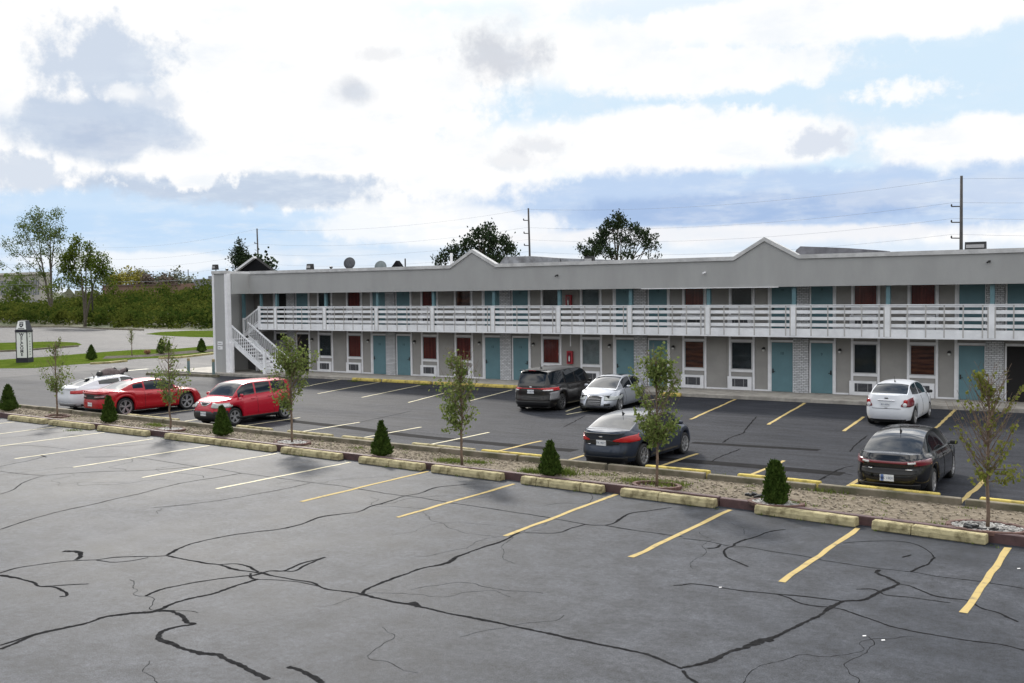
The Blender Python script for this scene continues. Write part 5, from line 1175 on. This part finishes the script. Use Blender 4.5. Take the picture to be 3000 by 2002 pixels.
for Lp in(L1,L2,L3):
    P=[g(*p) for p in Lp]; x0=min(p.x for p in P);x1=max(p.x for p in P);y0=min(p.y for p in P);y1=max(p.y for p in P)
    def inside(x,y):
        c_=False; n=len(P)
        for i in range(n):
            a,b=P[i],P[(i+1)%n]
            if (a.y>y)!=(b.y>y) and x<(b.x-a.x)*(y-a.y)/(b.y-a.y)+a.x: c_=not c_
        return c_
    for i in range(5000):
        x=rn.uniform(x0,x1);y=rn.uniform(y0,y1)
        if inside(x,y): 
            q=Vector((x,y,0)); w=rn.uniform(.02,.05); d=Vector((rn.uniform(-.05,.05),rn.uniform(-.05,.05),rn.uniform(.015,.035))); a=rn.uniform(0,3.14); xx=Vector((math.cos(a),math.sin(a),0))*w; mb.add([q-xx,q+xx,q+xx*.3+d],[(0,1,2)])
mb.keepn=True; o=mb.build('grass',mat('grass_far',(.050,.085,.010),.9,col2=(.09,.12,.020),vscale=.5,isl=.5,spec=0.0,trans=.2)); struct(o,'stuff'); o['label']='short mown grass on the lawn strips by the road'; o['category']='grass'
# kerbs of the lawn strips
def kerbline(pts,w,z1,m):
    P=catmull([g(*p) for p in pts],4); mb=MB()
    for a,b in zip(P[:-1],P[1:]): mb.beam((a.x,a.y,z1/2-.02),(b.x,b.y,z1/2-.02),w,z1+.04)
    return struct(mb.build('lawn_kerb',m))
kerbline([(465,1052),(520,1050),(560,1046),(625,1038)],.25,.15,mat('yellow_old_kerb',(.36,.31,.14),.8,var=.3,vscale=2)); kerbline([(265,1068),(320,1065),(370,1060)],.25,.14,MATS['yellow_old_kerb']); kerbline([(-40,1033),(60,1029),(150,1022),(228,1016)],.2,.15,M_curb); kerbline([(-40,960),(200,960),(300,965),(420,969)],.3,.2,M_curb); kerbline([(430,862*1.2766-1),(480,862*1.2766),(550,1102),(640,1106)],.2,.15,M_curb)
p=g(390,1085); o=MB().box(-.2,.2,-1.2,1.2,0,.004).build('road_paint_mark',mat('old_white_paint',(.55,.53,.42),.7)); o.location=(p.x,p.y,.003); struct(o)
p=g(385,1040); rn2=random.Random(2); mb=MB()
p=g(432,1040)
for i in range(500):
    a=rn2.uniform(0,6.28); d=Vector((math.cos(a)*.5,math.sin(a)*.5,rn2.uniform(.3,1))); leafquad(mb,Vector((0,0,.0))+d*rn2.uniform(.05,.3),.25,d,rn2,.08)
mb.keepn=True; o=mb.build('dry_grass_clump',mat('dry_straw',(.36,.22,.12),.9,var=.3)); o.location=(p.x,p.y,0); tagit(o,'small tan dry grass clump on the far mulch bed','grass clump')
# welcome sign
p=g(73,1062); az_=math.atan2(p.x,p.y)
t=top('welcome_sign','black and white square pylon sign reading WELCOME on the lawn','sign',(p.x,p.y,0),R(33)); t.scale=(.89,.89,.89)
b=MB(); b.box(-.52,.52,-.52,.52,0,.38); b.box(-.50,-.44,-.50,-.44,.38,2.75); b.box(.44,.50,-.50,-.44,.38,2.75); b.box(-.50,-.44,.44,.50,.38,2.75); b.box(.44,.50,.44,.50,.38,2.75); b.box(-.46,.46,-.46,.46,.3,2.75); b.box(-.53,.53,-.53,.53,2.62,2.80)
b.add([(-.50,-.50,2.8),(.50,-.50,2.8),(.50,.50,2.8),(-.50,.50,2.8),(-.32,-.32,3.62),(.32,-.32,3.62),(.32,.32,3.62),(-.32,.32,3.62)],[(0,1,5,4),(1,2,6,5),(2,3,7,6),(3,0,4,7),(4,5,6,7)])
M_ink=mat('sign_navy',(.012,.012,.022),.5); b.build('pylon',M_ink,t,local=True)
M_sw=mat('sign_white',(.70,.71,.70),.5)
f=MB(); f.box(-.435,.435,-.475,-.462,.42,2.60); f.build('front_panel',M_sw,t,local=True)
f=MB(); f.box(.462,.475,-.36,.38,.42,2.60); f.build('side_panel',M_sw,t,local=True)
f=MB(); f.add([(-.44,-.505,2.86),(.44,-.505,2.86),(.31,-.355,3.57),(-.31,-.355,3.57)],[(0,1,2,3)]); f.build('cap_panel',M_sw,t,local=True,solid=.01)
for i,ch in enumerate('WELCOME'): textobj(ch,.36,.003,Vector((0,-.48,2.40-i*.285))+LOC[t.name_full],(1,0,0),(0,0,1),M_ink,'letter',t,bold=.012)
z=Vector((0,-.5,2.86)); n_=Vector((0,.15,.71)).normalized()
lg=MB()
for q in(-.13,-.045,.045,.13): lg.obox(Vector((q,-.505+.15*.80,2.86+.71*.80))+Vector((0,-.012,0)),(.028,0,0),n_*.085,(0,.004,0))
cc=Vector((0,-.505+.15*.48,2.86+.71*.48))+Vector((0,-.014,0)); pts=[(-.17,.13),(-.06,.13),(0,.08),(.06,.13),(.17,.13),(.17,-.02),(.1,-.12),(0,-.19),(-.1,-.12),(-.17,-.02)]
lg.prism([cc+Vector((x,0,0))+n_*y for x,y in pts],(0,-.006,0))
lg.obox(Vector((0,-.505+.15*.12,2.86+.71*.12))+Vector((0,-.012,0)),(.27,0,0),n_*.03,(0,.004,0)); lg.build('emblem',M_ink,t,local=True)
w_=MB().obox(cc+Vector((0,-.012,0))+n_*.0,(.06,0,0),n_*.03,(0,.003,0)); w_.build('emblem_mark',M_sw,t,local=True)
sl=MB()
for i in range(9): sl.box(.476,.482,-.08,.10,2.40-i*.22,2.40-i*.22+.12) if i!=2 else None
sl.build('side_lettering',mat('sign_grey_ink',(.25,.25,.28),.6),t,local=True)
# utility poles and wires
def pole(loc,h,label,arms,r=.20,lean=.0,tt=True):
    t=top('utility_pole',label,'utility pole',loc,0,'utility poles behind the motel')
    MB().tube([(0,0,0),(-lean*h,0,h)],[r*.68,r*.42],10).build('pole_shaft',M_wood,t,smooth=True,local=True)
    for z in arms: a=MB(); a.beam((-lean*z,0,z),(-lean*z-.8,.25,z+.05),.09,.09); a.lathe([(.05,0),(.07,.1),(.04,.2)],(-lean*z-.8,.25,z+.05),(0,0,1),8); a.build('insulator_arm',M_wood,t,local=True)
    MB().beam((-1.6,-.3,6.6),(1.6,.3,6.7),.12,.12).build('cross_arm',M_wood,t,local=True)
PL=[(-16.1,91.6),(-59.6,94.2),(-105.4,98),(-162.7,112)]
pole((PL[0][0],PL[0][1],0),14.1,'tall utility pole behind the right end of the motel roof',[11.6,10.3,9.0],.26,.004)
pole((PL[1][0],PL[1][1],0),14.0,'utility pole between the two pine groups',[12.7,11.3,10.0],.22,.022)
pole((PL[2][0],PL[2][1],0),14.0,'utility pole right of the single spruce',[12.0,10.6,9.2],.22,.02)
pole((PL[3][0],PL[3][1],0),15.1,'utility pole behind the left trees',[12.0,10.6,9.2],.22,.02)
PX=[(30,88)]+PL+[(-190,101)]
for j,z in enumerate([13.9,11.6,10.3,9.0]):
    mb=MB()
    for (a,b) in zip(PX[:-1],PX[1:]):
        pts=[]
        for i in range(15):
            u=i/14; pts.append((a[0]+(b[0]-a[0])*u-.6,a[1]+(b[1]-a[1])*u,z+(.0 if j==0 else .35)*(1 if a in PL[1:2] else 1)-4*u*(1-u)*.9))
        mb.tube(pts,.008,4,cap=False)
    o=mb.build('overhead_wire',M_wire); tagit(o,['topmost thin overhead wire strung between the utility poles','second overhead wire from the top between the utility poles','third overhead wire from the top between the utility poles','lowest of the four upper overhead wires between the poles'][j],'wire','overhead wires')
mb=MB()
for (a,b) in zip(PX[:-1],PX[1:]): mb.tube([(a[0]+(b[0]-a[0])*i/12,a[1]+(b[1]-a[1])*i/12,6.9-4*(i/12)*(1-i/12)*.35+.9) for i in range(13)],.02,4,cap=False)
tagit(mb.build('overhead_cable',M_wire),'thick low cable just above the motel roof line','wire','overhead wires')
for (px,yt,d,l) in [(351,790,420,'tiny distant pole left among yellow trees'),(449,802,420,'tiny distant pole between brown and pale trees'),(551,790,430,'tiny distant pole left of the grey box building'),(505,806,440,'tiny white distant pole before a pale tree'),(1187,758,330,'thin distant pole right of the small black gable')]:
    r_=ray(px,yt); s_=d/r_.y; P_=r_*s_; o=MB().tube([(0,0,0),(0,0,EYE+P_.z)],.28,6).build('distant_pole',M_wood if 'white' not in l else M_white); o.location=(P_.x,P_.y,0); tagit(o,l,'utility pole')
# ------------------------------------------------------------------ big trees
def tree(name,px,D,ytop,label,cat,crowns,m,trunkm,leaf,nleaf,tr=.25,group=None,seed=1,zb=0,trunks=None,asp=.5,spread=1.5,up=False):
    # D = distance along +Y. crowns: (dx px, dy px above the ytop line..) given in photo px: (x,y,rx,ry,weight)
    rn=random.Random(seed); base=ray(px,1001); base=base*(D/base.y); b=Vector((base.x,base.y,0)); t=top(name,label,cat,b,0,group)
    sc=(b-Vector((0,0,EYE))).dot(CF)/FPX
    side=Vector((CR.x,CR.y,0)).normalized(); fw=Vector((CF.x,CF.y,0)).normalized()
    def W(x,y,dep=0): 
        q=ray(x,y); q=q*(D/q.y); return Vector((q.x,q.y,q.z+EYE))+fw*dep-b
    lv=MB(); tm=MB(); tot=sum(c[2]*c[3]*(c[4] if len(c)>4 else 1) for c in crowns)
    tops=trunks or [(px,crowns[0][1])]
    main=[]
    for (tx,ty) in tops:
        e=W(tx,ty); a=Vector((0,0,0))+side*rn.uniform(-.1,.1); pp=[a,a.lerp(e,.35)+side*rn.uniform(-.2,.2),a.lerp(e,.7)+side*rn.uniform(-.2,.2),e]; tm.tube(pp,[tr,tr*.75,tr*.45,tr*.12],8); main.append(pp)
    for c in crowns:
        x,y,rx,ry=c[:4]; wgt=c[4] if len(c)>4 else 1; cen=W(x,y,rn.uniform(-.5,.5)*rx*sc); n=int(nleaf*rx*ry*wgt/tot); RX=rx*sc; RZ=ry*sc
        pp=min(main,key=lambda q:(q[2]-cen).length); s0=pp[1].lerp(pp[3],rn.uniform(.1,.7)); 
        if s0.z>cen.z: s0=pp[1]
        tm.tube([s0,s0.lerp(cen,.5)+Vector((0,0,-.1*RX)),cen],[tr*.32,tr*.22,.03],5,cap=False)
        nb=max(3,int(n/26)); tips=[]
        for k_ in range(nb):
            v=Vector((rn.gauss(0,1),rn.gauss(0,1),rn.gauss(0,1))).normalized()*rn.random()**.38; tips.append(cen+side*v.x*RX+fw*v.y*RX+Vector((0,0,v.z*RZ)))
            if k_%3==0: tm.tube([cen+(tips[-1]-cen)*.15,tips[-1]],[.035,.012],4,cap=False)
        for k_ in range(n):
            tp=rn.choice(tips); p=tp+Vector((rn.gauss(0,1),rn.gauss(0,1),rn.gauss(0,1)))*leaf*spread; d=Vector((rn.uniform(-1,1),rn.uniform(-1,1),rn.uniform(-.6,1) if not up else rn.uniform(.2,1.4))); leafquad(lv,p,leaf*rn.uniform(.6,1.3),d,rn,asp)
    tm.build('trunk',trunkm,t,local=True); lv.keepn=True; lv.build('crown',m,t,local=True)
tree('cottonwood_tree',155,124,612,'tall airy tree standing left of the dense twin tree','tree',[(118,640,45,28),(170,632,22,20),(60,668,30,22),(80,700,42,24,.8),(130,680,40,32),(165,690,36,36),(28,715,28,20,.7),(45,745,26,14,.5),(100,735,38,22,.6),(150,745,34,24,.5),(185,740,26,24,.4),(15,775,22,8,.7),(70,780,34,9,.6),(115,775,20,18,.5),(60,815,36,16,.5),(130,810,30,20,.6),(180,780,18,20,.4)],M_bigleaf,M_bark,.28,6600,.30,seed=3,trunks=[(146,650),(112,690)],group='trees at the left')
tree('elm_tree',250,106,700,'dense green tree with bare stems, half before a utility pole','tree',[(218,712,18,14),(205,745,30,24),(200,785,26,28),(258,735,14,20),(255,765,20,24),(300,765,22,20),(290,795,26,18),(318,795,12,10),(225,820,30,18),(275,825,24,12,.6),(320,823,16,8),(180,830,20,14,.6),(150,850,30,14,.5)],M_bigleaf2,M_bark,.30,6200,.22,seed=5,trunks=[(250,745),(232,760),(285,770)],group='trees at the left')
tree('pine_tree',1360,78,655,'broad dark pine spreading behind the left gable','tree',[(1430,670,20,16,.9),(1400,700,34,20),(1440,705,26,22),(1475,715,26,22),(1365,720,20,14),(1490,740,20,18),(1330,740,22,28,.8),(1300,755,16,22,.8),(1380,745,30,24),(1430,745,34,28),(1285,772,14,12),(1460,765,30,14),(1345,770,24,14),(1512,748,9,3,.7),(1400,690,12,8)],M_pine,M_bark,.26,5200,.28,spread=.9,seed=8,trunks=[(1428,680),(1370,720),(1320,745)],group='pines behind the motel',asp=.28,up=True)
tree('pine_tree',1810,80,628,'cluster of straight pines with showing trunks behind the right half of the roof','tree',[(1810,642,20,12),(1795,662,28,16,.8),(1825,665,14,22,.5),(1770,685,20,18),(1850,672,12,14,.5),(1865,672,9,8),(1875,690,24,10),(1890,705,12,12),(1760,715,24,16),(1735,710,10,10),(1755,740,40,14,.7),(1720,745,20,12),(1815,700,22,20,.4),(1845,715,30,18,.35),(1895,725,22,14,.35),(1912,700,9,5),(1920,728,10,12,.5),(1795,745,30,8,.5),(1850,748,34,8,.5),(1915,755,20,4,.6),(1702,735,6,10)],M_pine,M_bark,.22,5600,.16,spread=.9,seed=11,trunks=[(1797,660),(1807,645),(1820,665),(1867,680),(1785,700)],group='pines behind the motel',asp=.28,up=True)
tree('spruce_tree',703,84,706,'single dark pointed spruce rising left of the small black gable','tree',[(702,714,6,10),(703,730,13,10),(698,744,21,9),(710,752,20,9),(704,762,29,9),(695,776,26,10),(716,776,26,8)],M_pine,M_bark,.25,2600,.15,spread=.9,seed=12,trunks=[(702,712)],asp=.3)
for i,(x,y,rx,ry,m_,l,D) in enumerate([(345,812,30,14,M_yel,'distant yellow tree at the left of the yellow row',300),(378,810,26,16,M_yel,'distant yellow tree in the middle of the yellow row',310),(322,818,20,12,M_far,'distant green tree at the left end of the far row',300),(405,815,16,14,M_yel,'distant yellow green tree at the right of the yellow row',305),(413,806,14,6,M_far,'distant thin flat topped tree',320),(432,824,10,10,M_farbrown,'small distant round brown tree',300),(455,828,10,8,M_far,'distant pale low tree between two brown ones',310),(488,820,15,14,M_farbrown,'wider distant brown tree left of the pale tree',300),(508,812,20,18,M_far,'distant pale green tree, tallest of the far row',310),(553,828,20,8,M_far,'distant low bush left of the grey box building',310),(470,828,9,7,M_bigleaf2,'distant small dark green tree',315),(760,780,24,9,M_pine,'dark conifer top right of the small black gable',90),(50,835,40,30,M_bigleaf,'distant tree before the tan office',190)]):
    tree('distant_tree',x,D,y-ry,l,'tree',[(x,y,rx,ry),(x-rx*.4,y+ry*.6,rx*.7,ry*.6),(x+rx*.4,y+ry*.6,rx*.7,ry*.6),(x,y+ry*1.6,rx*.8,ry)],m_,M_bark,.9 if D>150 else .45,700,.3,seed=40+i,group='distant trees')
# thicket beyond the road: one mass nobody could count
rn=random.Random(77); mb=MB(); cores=MB()
def th_top(px): return float(np.interp(px,[-150,0,110,200,300,420,480,540,620,760],[876,874,876,862,850,844,838,832,827,822]))
for i in range(900):
    px=rn.uniform(-160,740); f=rn.random()**1.25; 
    basey=float(np.interp(px,[0,300,420,620,740],[955,961,965,969,970]))-2
    near=g(px,basey); D0=near.y; D=D0+2+f*42
    q=ray(px,900); q=q*(D/q.y); x,y=q.x,q.y
    # height of the mass there: rises away from the road
    ty=basey-46+(th_top(px)+6-(basey-46))*min(1,f*1.15)+rn.uniform(-4,6); r0=ray(px,ty); z=EYE+(r0*(D/r0.y)).z; z=max(z,1.8)*rn.uniform(.82,1.1)
    rr=rn.uniform(1.2,3.2); z*=rn.choice((1,1,1,1,1.15,.85))
    for k_ in range(120):
        v=Vector((rn.gauss(0,1),rn.gauss(0,1),rn.gauss(0,1))).normalized()*rn.random()**.3; p=Vector((x+v.x*rr,y+v.y*rr,max(.1,z-rr*.9+v.z*rr*1.0-(0 if v.z>-.2 else rn.random()*z*.6)))); leafquad(mb,p,rn.uniform(.28,.6),Vector((rn.uniform(-1,1),rn.uniform(-1,1),rn.uniform(-.3,1.2))),rn,.42)
mb.keepn=True; o=mb.build('shrub_thicket',M_bush); struct(o,'stuff'); o['label']='wild mixed green and yellow shrub thicket beyond the road'; o['category']='shrubs'
# rolling ground under the thicket so that it has a floor
mb=MB(); P=[g(px,float(np.interp(px,[0,300,420,620,740],[955,961,965,969,970]))-1) for px in (-300,-160,0,150,300,420,620,760,860)]
for a,b in zip(P[:-1],P[1:]):
    mb.add([(a.x,a.y,.01),(b.x,b.y,.01),(b.x-2,b.y+18,2.2),(a.x-2,a.y+18,2.2)],[(0,1,2,3)]); mb.add([(a.x-2,a.y+18,2.2),(b.x-2,b.y+18,2.2),(b.x-6,b.y+60,3.4),(a.x-6,a.y+60,3.4)],[(0,1,2,3)])
struct(mb.build('thicket_bank',M_dirt))
# far buildings
def fbox(name,label,x0,x1,yt,D,dep,m,floorz=0,cat='building'):
    a=ray(x0,yt);a=a*(D/a.y);b=ray(x1,yt);b=b*(D/b.y); t=top(name,label,cat,(a.x,D,0)); h=EYE+min(a.z,b.z)
    MB().box(0,b.x-a.x,0,dep,0,h).build('wall',m,t,local=True); return t,b.x-a.x,h
t,w_,h_=fbox('office_building','tan office block with tall window bands far left behind the trees',-60,118,797,236,5,mat('tan_concrete',(.36,.34,.31),.8,var=.08,vscale=.2))
wn=MB()
for i in range(9):
    for j in range(4): wn.box(w_*(.04+i*.105)+j*1.1,w_*(.04+i*.105)+j*1.1+.6,-.06,0,h_*.42,h_*.80)
wn.build('window_band',mat('far_glass',(.10,.12,.15),.2),t,local=True)
MB().box(-1,w_+1,-.8,0,h_-.9,h_).build('cornice',mat('tan_light',(.45,.43,.40),.8),t,local=True); MB().box(0,w_*.98,-3,-.05,h_*.22,h_*.30).build('canopy',mat('tan_grey',(.26,.26,.27),.8),t,local=True); MB().box(0,w_*.3,-5,-3,h_*.26,h_*.31).build('white_canopy',M_white,t,local=True)
wn=MB()
for i in range(12): wn.box(w_*i/12+.3,w_*(i+1)/12-.4,-.08,0,h_*.06,h_*.20)
wn.build('lower_window',mat('far_dark',(.03,.03,.05),.3),t,local=True)
t,w_,h_=fbox('long_brown_building','long low brown brick building beyond the thicket',300,530,831,236,6,mat('far_brown_brick',(.17,.105,.08),.85,var=.15,vscale=.3))
MB().box(0,w_,-.3,0,h_-.5,h_).build('roof_edge',mat('far_brown_edge',(.10,.065,.055),.8),t,local=True)
t,w_,h_=fbox('grey_box_building','grey flat roofed box building on the horizon at the motel corner',567,640,817,260,20,mat('far_grey',(.17,.18,.20),.8))
MB().box(w_*.25,w_*.6,4,10,h_,h_+1.2).build('roof_unit',MATS['far_grey'],t,local=True)
# open room at the right: bed seen in the doorway
x0,x1=xm(1,.80),xm(1,1.78)
# the far horizon tree belt
rn=random.Random(5); mb=MB()
for i in range(2600):
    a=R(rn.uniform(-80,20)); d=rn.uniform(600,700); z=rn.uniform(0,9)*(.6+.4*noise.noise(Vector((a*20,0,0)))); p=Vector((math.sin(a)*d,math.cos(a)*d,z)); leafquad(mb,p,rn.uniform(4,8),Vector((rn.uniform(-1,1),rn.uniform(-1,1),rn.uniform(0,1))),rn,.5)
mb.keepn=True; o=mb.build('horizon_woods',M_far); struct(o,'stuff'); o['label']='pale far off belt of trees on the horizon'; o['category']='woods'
